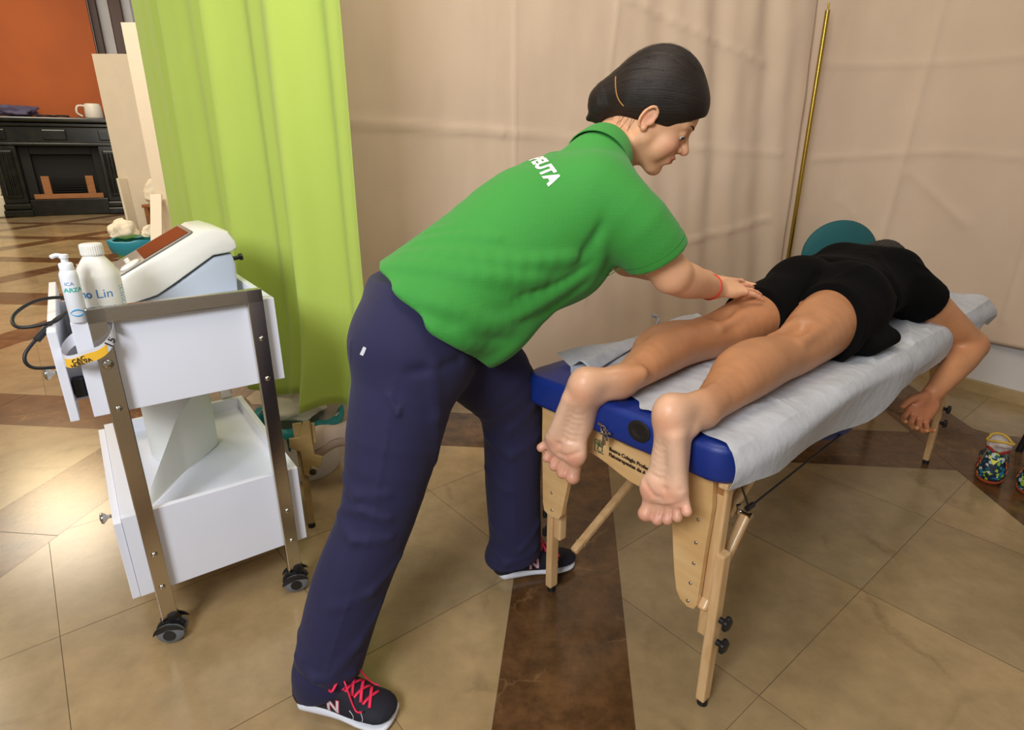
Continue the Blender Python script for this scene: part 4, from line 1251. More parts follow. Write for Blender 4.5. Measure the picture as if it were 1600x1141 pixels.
# the slot between pad and plate shows the frame board behind
EM = AM @ frame((0.028, 0, 0), (0, 1, 0), (0, 0, 1), (1, 0, 0))
bm = new(); prism(bm, poly, EM, 0.016, 0.0015)
plo = obj('end_plate', bm, m_ply, tb)
bm = new(); box(bm, (0.046, 0.03, 0.545), (0.064, WT - 0.03, 0.589), AM, 0.002)
obj('cross_board', bm, m_plyedge, tb)
for b, z in ((0.066, 0.48), (0.065, 0.425), (0.064, 0.374), (0.066, 0.322), (0.067, 0.275), (0.488, 0.345), (0.486, 0.293), (0.502, 0.44)):
    bm = new(); lathe(bm, [(0.0042, 0.0), (0.0042, 0.001), (0.003, 0.0022), (0.0001, 0.0028)], AM @ frame((0.028, b, z), (0, 1, 0), (0, 0, -1), (-1, 0, 0)), 16)
    bmesh.ops.recalc_face_normals(bm, faces=bm.faces[:]); obj('screw', bm, m_chrome, plo, smooth=True)
def leg(a, b, side, near):
    """upright wooden leg: fixed upper post + telescopic lower post with holes, knobs and rubber foot"""
    s_ = side  # +1: outer side towards +b
    bm = new()
    d = 1 if near else -1
    # upper post sits inside; lower post is clamped outside it
    box(bm, (a - 0.012, b - 0.017, 0.19), (a + 0.014, b + 0.009, 0.589), AM, 0.004)
    o = obj('leg', bm, m_beech, tb)
    bm = new()
    bo_ = b - 0.032 if side < 0 else b + 0.010
    box(bm, (a - 0.016, bo_, 0.016), (a + 0.014, bo_ + 0.022, 0.412), AM, 0.004)
    lw = obj('leg_extension', bm, m_beech, o)
    for k in range(9):
        z = 0.06 + k * 0.036; bm = new()
        cyl(bm, A(a + 0.0142, bo_ + 0.011, z), A(a + 0.0148, bo_ + 0.011, z), 0.003, n=10)
        obj('hole', bm, mat('hole_dark', (40, 28, 18), 0.9), lw)
    bm = new(); cyl(bm, A(a, bo_ + 0.011, 0.0), A(a, bo_ + 0.011, 0.018), 0.012, 0.0105, n=20); obj('rubber_foot', bm, m_black, lw, smooth=True, angle=40)
    for z in (0.243, 0.183):
        ob = bo_ if side < 0 else bo_ + 0.022
        bm = new(); dirv = AN * side
        c_ = A(a + 0.004, ob, z)
        cyl(bm, c_, c_ + dirv * 0.010, 0.007, n=14)
        prof = []
        n_ = 40; Mk = frame(c_ + dirv * 0.010, AE, dirv.cross(AE), dirv)
        rings = []
        for r0, zz in ((0.009, 0.0), (0.0155, 0.003), (0.0165, 0.007), (0.0155, 0.011), (0.010, 0.0135), (0.001, 0.014)):
            rings.append([bm.verts.new(Mk @ Vector((r0 * (1 + 0.10 * math.cos(5 * 2 * math.pi * i / n_)) * math.cos(2 * math.pi * i / n_), r0 * (1 + 0.10 * math.cos(5 * 2 * math.pi * i / n_)) * math.sin(2 * math.pi * i / n_), zz))) for i in range(n_)])
        for R1, R2 in zip(rings, rings[1:]):
            for i in range(n_): bm.faces.new((R1[i], R1[(i + 1) % n_], R2[(i + 1) % n_], R2[i]))
        bm.faces.new(rings[0][::-1]); bm.faces.new(rings[-1])
        bmesh.ops.recalc_face_normals(bm, faces=bm.faces[:])
        obj('clamp_knob', bm, m_black, lw, smooth=True, angle=50)
leg(0.060, 0.040, -1, True); leg(0.060, 0.490, 1, True)
leg(1.735, 0.070, -1, False); leg(1.735, 0.510, 1, False)
# far end plate
bm = new(); prism(bm, poly, AM @ frame((LT - 0.05, 0, 0), (0, 1, 0), (0, 0, 1), (1, 0, 0)), 0.016, 0.0015)
obj('end_plate', bm, m_ply, tb)
# folding braces
def brace(b, a_leg, a_hinge, z_hinge, a_top, sgn):
    bm = new(); z0 = 0.275 if b < 0.3 else 0.14
    beam(bm, A(a_leg - sgn * 0.03, b, 0.262), A(a_hinge + sgn * 0.012, b, z_hinge - 0.012), 0.02, 0.022, up=AN, bev=0.006, seg=3)
    o = obj('brace', bm, m_beech, tb)
    bm = new(); beam(bm, A(a_hinge - sgn * 0.03, b + 0.024, z_hinge - 0.012), A(a_top, b + 0.024, 0.572), 0.02, 0.022, up=AN, bev=0.006, seg=3)
    o2 = obj('brace', bm, m_beech, tb)
    bm = new(); cyl(bm, A(a_hinge, b - 0.016, z_hinge - 0.008), A(a_hinge, b + 0.04, z_hinge - 0.008), 0.004, n=12); box(bm, (a_hinge - 0.013, b + 0.008, z_hinge - 0.012), (a_hinge + 0.013, b + 0.016, z_hinge + 0.012), AM, 0.002)
    cyl(bm, A(a_hinge, b - 0.018, z_hinge - 0.008), A(a_hinge, b - 0.013, z_hinge - 0.008), 0.007, n=14)
    obj('hinge', bm, m_chrome, o, smooth=True, angle=40)
brace(0.040, 0.070, 0.170, 0.455, 0.33, 1)
brace(LT - 0.0, 0, 0, 0, 0, 0) if False else None
brace(0.070, 1.73, 1.62, 0.455, 1.46, -1)
bm = new(); beam(bm, A(0.085, 0.455, 0.150), A(0.55, 0.455, 0.40), 0.02, 0.022, up=AN, bev=0.006, seg=3); obj('brace', bm, m_beech, tb)
bm = new(); cyl(bm, A(0.112, 0.437, 0.165), A(0.112, 0.470, 0.165), 0.0045, n=12); obj('bolt', bm, m_chrome, tb, smooth=True, angle=40)
bm = new(); beam(bm, A(LT - 0.085, 0.50, 0.150), A(1.25, 0.50, 0.40), 0.02, 0.022, up=AN, bev=0.006, seg=3); obj('brace', bm, m_beech, tb)
# steel cables
bm = new()
b_ = 0.030
tube(bm, [A(0.085, b_, 0.588), A(0.165, b_, 0.470), A(0.172, b_, 0.465)], 0.0024, 8)
tube(bm, [A(0.172, b_, 0.465), A(0.185, b_, 0.468), A(1.13, 0.045, 0.490), A(1.28, 0.045, 0.500), A(1.40, 0.045, 0.588)], 0.0024, 8)
for p in (A(0.170, b_, 0.468), A(1.13, 0.045, 0.490)):
    cyl(bm, p - AE * 0.012, p + AE * 0.014, 0.006, n=12)
obj('cable', bm, m_black, tb, smooth=True, angle=40)
# lever latch, grommet and print on the near end
bm = new()
gm = AM @ frame((-0.007, 0.203, 0.640), (0, 1, 0), (0, 0, -1), (-1, 0, 0))
lathe(bm, [(0.028, 0.0), (0.028, 0.0018), (0.025, 0.003), (0.014, 0.0025), (0.011, 0.001), (0.0105, 0.001)], gm @ Matrix.Scale(0.85, 4, (0, 1, 0)), 36)
bmesh.ops.recalc_face_normals(bm, faces=bm.faces[:])
obj('grommet', bm, mat('grommet_black', (26, 22, 20), 0.5), tb, smooth=True, angle=50)
bm = new(); lathe(bm, [(0.0105, 0.0), (0.0100, 0.0008), (0.0001, 0.0008)], gm, 24)
bmesh.ops.recalc_face_normals(bm, faces=bm.faces[:]); obj('grommet_hole', bm, mat('hole_black', (6, 6, 6), 0.9), tb)
bm = new()
LM = AM @ frame((-0.007, 0.290, 0.598), (0, -1, 0), (0, 0, 1), (-1, 0, 0))
box(bm, (-0.008, -0.012, 0.0), (0.008, 0.016, 0.002), LM, 0.0008)
box(bm, (-0.005, -0.022, 0.002), (0.005, 0.002, 0.009), LM, 0.003)
cyl(bm, LM @ Vector((-0.011, 0.004, 0.006)), LM @ Vector((0.011, 0.004, 0.006)), 0.003, n=12)
tube(bm, smooth_pts([LM @ Vector(p) for p in ((-0.006, 0.006, 0.006), (-0.007, 0.020, 0.010), (0.0, 0.027, 0.012), (0.007, 0.020, 0.010), (0.006, 0.006, 0.006))], 6), 0.0018, 8)
box(bm, (0.006, 0.012, 0.006), (0.022, 0.018, 0.014), LM, 0.002)
box(bm, (0.004, 0.002, 0.006), (0.020, 0.007, 0.015), LM, 0.002)
box(bm, (-0.016, 0.024, 0.006), (-0.004, 0.030, 0.012), LM, 0.002)
obj('toggle_latch', bm, m_chrome, tb, smooth=True, angle=40)
PM = AM @ frame((0.0265, 0, 0), (0, -1, 0), (0, 0, 1), (-1, 0, 0))
rot = Matrix.Rotation(math.radians(-3), 4, 'Z')
m_print = mat('print_dark', (52, 38, 26), 0.6)
text_mesh('Ilustre Colegio Profesional', 0.0125, PM @ Matrix.Translation((-0.305, 0.548, 0.0012)) @ rot, m_print, 'print', plo, 0.0004, align='LEFT')
text_mesh('Fisioterapeutas de Andalucía', 0.0125, PM @ Matrix.Translation((-0.305, 0.534, 0.0012)) @ rot, m_print, 'print', plo, 0.0004, align='LEFT')
# green emblem: an open hand inside a broken frame
bm = new(); HMt = PM @ Matrix.Translation((-0.333, 0.541, 0.0012))
def stroke(pts, w): tube(bm, [HMt @ Vector((x, y, 0)) for x, y in pts], w, 6)
for k, (dx, t) in enumerate(((-0.005, 0.016), (-0.0005, 0.019), (0.0045, 0.018), (0.0095, 0.015))):
    stroke([(dx * 0.7, 0.001), (dx * 1.25, t)], 0.0011)
stroke([(-0.004, 0.001), (-0.012, 0.009)], 0.0011)
stroke([(0.007, 0.000), (0.008, -0.008), (0.000, -0.013), (-0.007, -0.006), (-0.004, 0.001)], 0.0010)
stroke([(-0.015, 0.015), (-0.015, -0.014), (0.012, -0.014)], 0.0010)
stroke([(-0.015, 0.015), (-0.008, 0.015)], 0.0010)
obj('hand_emblem', bm, mat('emblem_green', (58, 92, 54), 0.6), plo)
# blue pouch hanging under the middle of the pad
F_ = Field((0.55, 0.02, 0.40), (0.95, 0.30, 0.63), 0.006)
F_.ell((0.69, 0.11, 0.520), (0.10, 0.09, 0.085), None, 0.0); F_.ridge([(0.60, 0.05, 0.55), (0.86, 0.05, 0.53)], 0.012, 0.006)
F_.cut((0.7, 0.14, 0.588), (0, 0, 1))
me, P = F_.mesh('pouch', 2); me.transform(AM); link_mesh('pouch', me, m_vinyl, tb, smooth=True)

# ================================================================== PAPER SHEET
m_sheet = mat('paper_sheet', (206, 208, 214), 0.7, sub=0.0, bump=0.7, bscale=34, var=0.12, vscale=9)
nt = m_sheet.node_tree
t_ = nt.nodes.new('ShaderNodeBsdfTranslucent'); t_.inputs['Color'].default_value = (0.8, 0.8, 0.8, 1)
mx_ = nt.nodes.new('ShaderNodeMixShader'); mx_.inputs['Fac'].default_value = 0.12
nt.links.new(nt.nodes['Principled BSDF'].outputs['BSDF'], mx_.inputs[1]); nt.links.new(t_.outputs['BSDF'], mx_.inputs[2]); nt.links.new(mx_.outputs['Shader'], nt.nodes['Material Output'].inputs['Surface'])
def lerp_tab(t, tabv):
    for (x0, v0), (x1, v1) in zip(tabv, tabv[1:]):
        if t <= x1: return v0 + (v1 - v0) * max(0, (t - x0)) / (x1 - x0)
    return tabv[-1][1]
hemz = [(-0.05, 0.617), (0.04, 0.609), (0.14, 0.588), (0.24, 0.578), (0.42, 0.556), (0.58, 0.540), (0.66, 0.535), (0.75, 0.545), (0.86, 0.572), (0.98, 0.566), (1.10, 0.560), (1.30, 0.572), (1.40, 0.600), (1.70, 0.588), (1.83, 0.585)]
# near edge of the sheet, position a as a function of b
neara = [(-0.05, -0.045), (0.0, -0.008), (0.02, 0.012), (0.07, 0.016), (0.12, 0.030), (0.17, 0.044), (0.20, 0.024), (0.225, 0.018), (0.25, 0.050), (0.30, 0.062), (0.38, 0.048), (0.45, 0.045), (0.50, 0.095), (0.555, 0.100)]
top = HT + 0.0025
def sheet_pt(u, v):
    # v: 0 right hem .. 1 left edge ; u: near .. far
    drop = 0.10
    s = v * (0.555 + 0.12)           # arc length from the right hem over the edge
    a0 = None
    bq = max(-0.012, s - 0.12)
    bb = s - 0.12
    an = lerp_tab(max(-0.05, bb), neara)
    a = an + (1.832 - an) * u
    hz = lerp_tab(a, hemz)
    if s < 0.12:
        k = s / 0.12                 # side drop: sloping shoulder down to a sharp fold, then hanging
        kf = 0.62 if a > 0.05 else 0.62
        zf = 0.628 + 0.008 * math.sin(a * 4.0) - (0.0 if a < 0.9 else 0.010)
        bf = -0.024 - 0.006 * math.sin(a * 7.0 + 1)
        if k > kf:
            t = (k - kf) / (1 - kf); z = zf + (top - 0.006 - zf) * t; b = bf + (-0.006 - bf) * t - 0.006 * math.sin(math.pi * t)
        else:
            t = k / kf; z = hz + (zf - hz) * t
            b = bf + 0.010 * (1 - t) - 0.012 * (1 - t) * math.sin(a * 9 + 1)
            if a > 1.0: b -= 0.012 * (1 - t) * math.sin((a - 1.0) * 8) ** 2
        e = 0.0
    else:
        b = bb - 0.006 * math.exp(-bb / 0.01)
        z = top - 0.006 * math.exp(-bb / 0.010)
        e = 1.0
    w = 0.0010 + 0.0045 * abs(fbm(a * 7, b * 9, 0.0)) + 0.0080 * abs(fbm(a * 3.2 + 4, b * 4.5, 7.0)) * (0.4 + 0.6 * min(1, a / 0.5)) + 0.002 * abs(fbm(a * 22, b * 16, 3))
    for (p0, p1, wd, am) in (((0.10, 0.10), (0.34, 0.03), 0.010, 0.004), ((0.26, 0.01), (0.30, 0.16), 0.008, 0.004), ((0.30, 0.20), (0.62, 0.16), 0.012, 0.004), ((0.12, 0.30), (0.34, 0.40), 0.012, 0.005),
                            ((0.72, 0.02), (0.90, 0.10), 0.010, 0.006), ((0.98, 0.01), (1.20, 0.09), 0.02, 0.010), ((1.15, 0.02), (1.35, 0.06), 0.012, 0.008), ((1.45, 0.03), (1.75, 0.12), 0.014, 0.010), ((1.5, 0.2), (1.8, 0.02), 0.012, 0.010)):
        w += crease(a, b, p0[0], p0[1], p1[0], p1[1], wd, am) * e
    z += w * (1 if e else 0.4)
    if bb > 0.50 and a < 0.75:        # lifted left edge
        z += 0.010 * (bb - 0.50) / 0.05 * (1 + math.sin(a * 12))
    # the far end sags over the edge of the pad
    if a > LT - 0.01: z -= (a - (LT - 0.01)) * 0.25
    # pillow-like rise at the far right corner
    z += 0.012 * math.exp(-(((a - 1.66) / 0.16) ** 2 + ((b - 0.12) / 0.14) ** 2)) if e else 0
    return A(a, b, z)
bm = new(); sheet(bm, sheet_pt, 300, 110, 0.0005)
ps = obj('paper_sheet', bm, m_sheet, smooth=True, angle=24)
tag(ps, 'thin white disposable paper sheet covering the massage table and hanging over its side', 'paper sheet')
# torn flap folded back at the near left corner of the sheet
bm = new()
def flap2(u, v):
    P0 = Vector((0.10 + 0.18 * u, 0.50 + 0.045 * u, top + 0.004)); P1 = Vector((0.085 + 0.35 * u, 0.42 + 0.09 * u, top + 0.010))
    p = P0.lerp(P1, v); z = p.z + 0.02 * math.sin(v * 3.1) * (1 - 0.4 * u) + 0.003 * fbm(u * 5, v * 4, 2)
    return A(p.x, p.y, z)
sheet(bm, flap2, 30, 16, 0.0004)
obj('folded_corner', bm, m_sheet, ps, smooth=True)
bm = new(); tube(bm, smooth_pts([A(0.50, 0.555, top + 0.006), A(0.56, 0.575, top + 0.022), A(0.565, 0.585, top + 0.035), A(0.55, 0.59, top + 0.040)], 6), [0.004] * 12 + [0.006] * 7, 6)
obj('curled_edge', bm, m_sheet, ps, smooth=True)

# ================================================================== RUNNING SHOES ON THE FLOOR
def shoe_field(L=0.27, w=0.098):
    """trainer pointing +x, sole at z = 0; returns sdf fields for upper and sole in local space"""
    sole = Field((-0.03, -0.075, -0.012), (L + 0.03, 0.075, 0.07), 0.0025)
    Yv = (0, 1, 0)
    sole.loft([((0.028, 0, 0.019), Yv, 0.0375, 0.021), ((0.075, 0, 0.018), Yv, 0.036, 0.019), ((0.12, 0.0, 0.016), Yv, 0.036, 0.015), ((0.18, 0.003, 0.010), Yv, 0.0445, 0.011), ((0.225, 0.004, 0.011), Yv, 0.039, 0.010), ((L - 0.032, 0.004, 0.014), Yv, 0.027, 0.008)], 0.004)
    sole.cut((0, 0, 0.0), (0, 0, -1))
    sole.ell((0.118, 0, -0.004), (0.03, 0.06, 0.006), None, 0.006, 's')
    up = Field((-0.03, -0.075, 0.0), (L + 0.03, 0.075, 0.16), 0.0025)
    up.loft([((0.028, 0, 0.040), Yv, 0.0345, 0.026), ((0.09, 0, 0.044), Yv, 0.0345, 0.032), ((0.155, 0.003, 0.034), Yv, 0.0405, 0.030), ((0.205, 0.004, 0.027), Yv, 0.0425, 0.024), ((L - 0.038, 0.004, 0.023), Yv, 0.033, 0.019)], 0.010)
    up.loft([((0.026, 0, 0.03), Yv, 0.030, 0.028), ((0.026, 0, 0.095), Yv, 0.028, 0.022)], 0.01)
    up.loft([((0.03, 0, 0.05), Yv, 0.03, 0.03), ((0.105, 0, 0.072), Yv, 0.029, 0.026), ((0.155, 0.002, 0.056), Yv, 0.030, 0.018)], 0.018)
    up.ridge([(L - 0.03, -0.038, 0.030), (L - 0.012, 0.0, 0.036), (L - 0.03, 0.042, 0.030)], 0.003, -0.0015)
    up.cut((0, 0, 0.018), (0.04, 0, -1))
    up.cut((0, 0, 0.118), (0.0, 0, 1))
    return up, sole
# ================================================================== HANDS AND FEET
def vv(*a): return np.array(a, float)
def hand(F, wrist, d, pn, th, curl=(0.25, 0.3, 0.3), spread=0.12, s=1.0, curls=None, thumb=None, mirror=1):
    """wrist, finger direction d, palm normal pn (out of the palm), th towards the thumb side"""
    d = nrm(d); pn = np.array(pn, float); pn = nrm(pn - d * (pn @ d)); t = np.cross(d, pn); t = t if t @ np.array(th) > 0 else -t
    W = np.array(wrist, float)
    def L(x, y, z): return W + s * (d * x + t * y + pn * z)
    F.loft([(L(-0.01, 0, 0), t, 0.026 * s, 0.019 * s), (L(0.03, 0.002, -0.001), t, 0.034 * s, 0.0165 * s), (L(0.078, 0.001, -0.002), t, 0.040 * s, 0.0125 * s)], 0.010 * s)
    F.ell(L(0.035, 0.022, 0.009), (0.026 * s, 0.014 * s, 0.012 * s), np.array([d, t, pn]), 0.012 * s)      # thenar pad
    F.ell(L(0.04, -0.024, 0.007), (0.030 * s, 0.011 * s, 0.010 * s), np.array([d, t, pn]), 0.012 * s)
    tips = []
    fing = [(0.082, 0.0300, (0.041, 0.025, 0.019), 0.0088), (0.086, 0.0100, (0.045, 0.028, 0.020), 0.0090), (0.083, -0.0100, (0.042, 0.026, 0.019), 0.0086), (0.076, -0.0285, (0.033, 0.020, 0.017), 0.0077)]
    for k, (bx, by, ls, r) in enumerate(fing):
        a = spread * (1.5 - k) / 1.5 * 1.0
        fd = nrm(d * math.cos(a) + t * math.sin(a))
        p = L(bx, by, -0.001); F.cone(L(bx - 0.02, by * 0.92, -0.001), p, 0.0085 * s, r * s, 0.006 * s)
        F.ball(p - pn * 0.003 * s, r * 1.08 * s, 0.004 * s)
        c = curls[k] if curls else curl; ang = 0
        for j, l in enumerate(ls):
            ang += c[j]
            q = p + s * l * (fd * math.cos(ang) + pn * math.sin(ang))
            F.cone(p, q, r * (1 - 0.10 * j) * s, r * (1 - 0.10 * (j + 1)) * s, 0.0022 * s)
            p = q
        tips.append(p)
    tc = thumb or [(0.018, 0.020, 0.006), (0.048, 0.044, 0.012), (0.072, 0.056, 0.016), (0.094, 0.060, 0.016)]
    F.chain([L(*q) for q in tc], [0.014 * s, 0.0115 * s, 0.0100 * s, 0.0080 * s], 0.007 * s)
    return tips

def foot(F, heel, f, n, med, ankle, s=1.0):
    """heel centre on the sole side, f towards the toes, n out of the sole, med towards the big toe"""
    f = nrm(f); n = np.array(n, float); n = nrm(n - f * (n @ f)); m = np.cross(f, n); m = m if m @ np.array(med) > 0 else -m
    H = np.array(heel, float)
    def L(l, w, h): return H + s * (f * l + m * w + n * h)
    R = np.array([f, m, n])
    F.ell(L(0.000, 0.000, -0.032), (0.036 * s, 0.031 * s, 0.032 * s), R, 0.012 * s)
    F.loft([(L(0.0, 0, -0.034), m, 0.029 * s, 0.030 * s), (L(0.06, -0.003, -0.036), m, 0.031 * s, 0.029 * s), (L(0.105, -0.002, -0.030), m, 0.036 * s, 0.023 * s), (L(0.148, -0.001, -0.024), m, 0.040 * s, 0.017 * s)], 0.014 * s)
    F.loft([(L(0.03, 0.004, -0.058), m, 0.026 * s, 0.026 * s), (L(0.09, 0.008, -0.050), m, 0.026 * s, 0.020 * s)], 0.02 * s)
    # ankle bones and achilles
    A_ = np.array(ankle, float)
    F.cone(L(0.018, 0.0, -0.050), A_, 0.031 * s, 0.031, 0.02 * s)
    F.cone(L(-0.018, 0.0, -0.030), A_ + (A_ - L(0.018, 0, -0.05)) * 0.6 + f * -0.012, 0.020 * s, 0.016, 0.02 * s)
    F.ball(L(0.022, 0.028, -0.058), 0.012 * s, 0.012 * s); F.ball(L(0.026, -0.028, -0.060), 0.012 * s, 0.012 * s)
    # pads of the ball and the outer border
    F.ell(L(0.148, 0.025, -0.015), (0.028 * s, 0.021 * s, 0.014 * s), R, 0.018 * s)
    F.ell(L(0.142, -0.016, -0.013), (0.026 * s, 0.026 * s, 0.011 * s), R, 0.018 * s)
    F.cone(L(0.03, -0.018, -0.016), L(0.125, -0.030, -0.015), 0.015 * s, 0.014 * s, 0.014 * s)
    # arch hollow
    F.ell(L(0.080, 0.038, 0.012), (0.040 * s, 0.012 * s, 0.018 * s), R, 0.018 * s, 's')
    toes = [(0.168, 0.0290, 0.210, 0.0320, 0.0130, 0.0160), (0.170, 0.0075, 0.212, 0.0080, 0.0085, 0.0112), (0.164, -0.0100, 0.203, -0.0125, 0.0082, 0.0108), (0.155, -0.0260, 0.190, -0.0315, 0.0080, 0.0104), (0.142, -0.0390, 0.172, -0.0490, 0.0078, 0.0100)]
    for l0, w0, l1, w1, ra, rb in toes:
        F.cone(L(l0 - 0.012, w0 * 0.96, -0.020), L((l0 + l1) / 2, (w0 + w1) / 2, -0.020), ra * 1.05 * s, ra * s, 0.004 * s)
        F.cone(L((l0 + l1) / 2, (w0 + w1) / 2, -0.020), L(l1 - rb * 0.55, w1, -0.0145), ra * s, rb * s, 0.003 * s)
    # crease under the toes, folds of the sole
    F.ridge([L(0.178, 0.038, -0.003), L(0.178, 0.004, -0.006), L(0.166, -0.018, -0.006), L(0.150, -0.040, -0.006)], 0.0050 * s, -0.0045 * s)
    F.ridge([L(0.128, 0.034, -0.006), L(0.150, 0.008, -0.001), L(0.150, -0.006, -0.001)], 0.0045 * s, -0.0030 * s)
    F.ridge([L(0.122, -0.038, -0.006), L(0.128, -0.01, -0.004), L(0.160, 0.004, -0.003)], 0.0045 * s, -0.0026 * s)
    for k in range(6):
        l = 0.048 + k * 0.0125
        F.ridge([L(l, 0.014 - 0.02, -0.006), L(l + 0.004, 0.004, -0.008), L(l + 0.001 * (k % 3), 0.020, -0.012)], 0.0040 * s, -0.0022 * s)
    for k in range(4):
        F.ridge([L(0.035 + 0.004 * k, -0.010 + 0.011 * k, -0.004), L(0.085 + 0.003 * k, -0.014 + 0.010 * k, -0.008)], 0.0042 * s, -0.0018 * s)
    return L, R

m_skin_man = attr_mat('skin_tanned', 0.40, sub=0.10, bump=0.22, bscale=170, noise_amt=0.12, nscale=14)
m_skin_woman = attr_mat('skin_light', 0.5, sub=0.14, bump=0.06, bscale=260, noise_amt=0.05, nscale=18)

# ================================================================== THE MAN ON THE TABLE (table coordinates: along, across, up)
man = empty('person', A(0.9, 0.24, 0.68), 'barefoot man in black shorts and t-shirt lying face down on the massage table', 'person')
F = Field((-0.13, -0.13, 0.36), (1.68, 0.60, 0.95), 0.0034)
Z0 = 0.676
# left leg (farther from the viewer)
Lk = [((0.030, 0.287, 0.716), 0.031), ((0.075, 0.292, 0.722), 0.035), ((0.14, 0.302, 0.731), 0.045), ((0.215, 0.316, 0.738), 0.055), ((0.29, 0.322, 0.739), 0.056), ((0.37, 0.318, 0.735), 0.053), ((0.45, 0.310, 0.732), 0.054), ((0.53, 0.304, 0.742), 0.062), ((0.63, 0.300, 0.750), 0.073), ((0.75, 0.292, 0.758), 0.082), ((0.86, 0.29, 0.765), 0.088)]
Rk = [((0.030, 0.087, 0.716), 0.031), ((0.075, 0.090, 0.722), 0.035), ((0.14, 0.098, 0.732), 0.046), ((0.215, 0.106, 0.740), 0.057), ((0.29, 0.112, 0.741), 0.059), ((0.38, 0.114, 0.736), 0.054), ((0.455, 0.116, 0.733), 0.055), ((0.54, 0.122, 0.744), 0.065), ((0.64, 0.132, 0.752), 0.076), ((0.75, 0.146, 0.760), 0.086), ((0.86, 0.16, 0.768), 0.092)]
for K, sd in ((Lk, 1), (Rk, -1)):
    F.chain([np.array(p) for p, r in K], [r for p, r in K], 0.022)
    b_ = K[0][0][1]
    # calf muscle heads, hollow of the knee with its tendons
    cx = K[4][0]
    F.ell((0.245, cx[1] + 0.020, 0.762), (0.10, 0.026, 0.033), None, 0.016); F.ell((0.235, cx[1] - 0.022, 0.760), (0.095, 0.026, 0.033), None, 0.016)
    kn = K[6][0]
    F.ell((kn[0] + 0.005, kn[1], kn[2] + 0.066), (0.045, 0.022, 0.026), None, 0.022, 's')
    F.ridge([(kn[0] - 0.05, kn[1] + 0.034, kn[2] + 0.042), (kn[0] + 0.10, kn[1] + 0.030, kn[2] + 0.058)], 0.011, 0.011)
    F.ridge([(kn[0] - 0.05, kn[1] - 0.034, kn[2] + 0.040), (kn[0] + 0.10, kn[1] - 0.030, kn[2] + 0.058)], 0.011, 0.011)
    F.ell((0.68, K[8][0][1] + 0.02, 0.785), (0.12, 0.035, 0.045), None, 0.03)
    F.ridge([(-0.005, b_ + 0.0, 0.755), (0.06, b_ + 0.0, 0.757), (0.13, b_ + 0.003, 0.772)], 0.010, 0.004)
# pelvis, trunk
F.loft([((0.86, 0.225, 0.775), (0, 1, 0), 0.150, 0.092), ((0.98, 0.235, 0.775), (0, 1, 0), 0.150, 0.088), ((1.10, 0.245, 0.775), (0, 1, 0), 0.150, 0.090), ((1.22, 0.25, 0.782), (0, 1, 0), 0.165, 0.100), ((1.32, 0.25, 0.785), (0, 1, 0), 0.150, 0.085)], 0.03)
F.ball((0.87, 0.165, 0.80), 0.085, 0.03); F.ball((0.87, 0.29, 0.80), 0.085, 0.03)
# neck and head, face turned down
F.cone((1.33, 0.262, 0.79), (1.47, 0.285, 0.785), 0.062, 0.056, 0.03)
F.ell((1.545, 0.300, 0.790), (0.098, 0.075, 0.088), None, 0.02); F.ell((1.53, 0.300, 0.735), (0.075, 0.058, 0.055), None, 0.02)
for s_ in (-1, 1): F.ell((1.53, 0.30 + s_ * 0.076, 0.770), (0.016, 0.006, 0.030), None, 0.004)
# right arm over the edge of the table
sh = vv(1.235, 0.085, 0.765); el = vv(1.405, -0.058, 0.592); wr = vv(1.195, -0.030, 0.482)
F.chain([sh, sh * 0.55 + el * 0.45, el + vv(-0.005, 0.006, 0.012)], [0.058, 0.050, 0.040], 0.02)
F.ball(el + vv(0.012, -0.002, -0.006), 0.028, 0.02)
F.chain([el, el * 0.72 + wr * 0.28 + vv(0, 0, 0.002), wr * 0.6 + el * 0.4, wr], [0.040, 0.043, 0.036, 0.027], 0.018)
hd = vv(-0.72, 0.10, -0.62); hp = vv(-0.55, -0.70, 0.50)
hand(F, wr + nrm(hd) * 0.02, hd, hp, vv(0.1, -0.4, -0.9) * -1, s=1.02, curls=[(0.35, 0.45, 0.3), (0.45, 0.55, 0.35), (0.5, 0.6, 0.4), (0.55, 0.6, 0.4)], spread=0.22)
# left arm on the far side, hanging likewise
sh2 = vv(1.235, 0.42, 0.765); el2 = vv(1.42, 0.56, 0.66)
F.chain([sh2, el2], [0.058, 0.042], 0.02)
F.chain([el2, vv(1.40, 0.57, 0.585)], [0.042, 0.040], 0.015)
# feet
fL, RLm = foot(F, (-0.072, 0.318, 0.705), (0.0, 0.062, -0.23), (-0.90, -0.40, 0.06), (0.4, -0.86, -0.25), (0.026, 0.290, 0.713), 1.12)
fR, RRm = foot(F, (-0.083, 0.100, 0.722), (0.00, -0.012, -0.23), (-1.0, -0.12, 0.06), (0, 1, 0), (0.024, 0.087, 0.716), 1.05)
me, P = F.mesh('body', 1, 7, lambda P: np.clip((P[:, 0] - 0.02) / 0.06, 0.10, 1) * (1 - np.clip((0.12 - P[:, 1]) / 0.05, 0, 1) * np.clip((0.56 - P[:, 2]) / 0.04, 0, 1)))
def near(P, q, r): return np.exp(-(((P - np.array(q)) ** 2).sum(1)) / (r * r))[:, None]
def mixc(c, c2, w): return c * (1 - w) + np.array(lin(c2)[:3]) * w
col = np.tile(np.array(lin((184, 128, 88))[:3]), (len(P), 1))
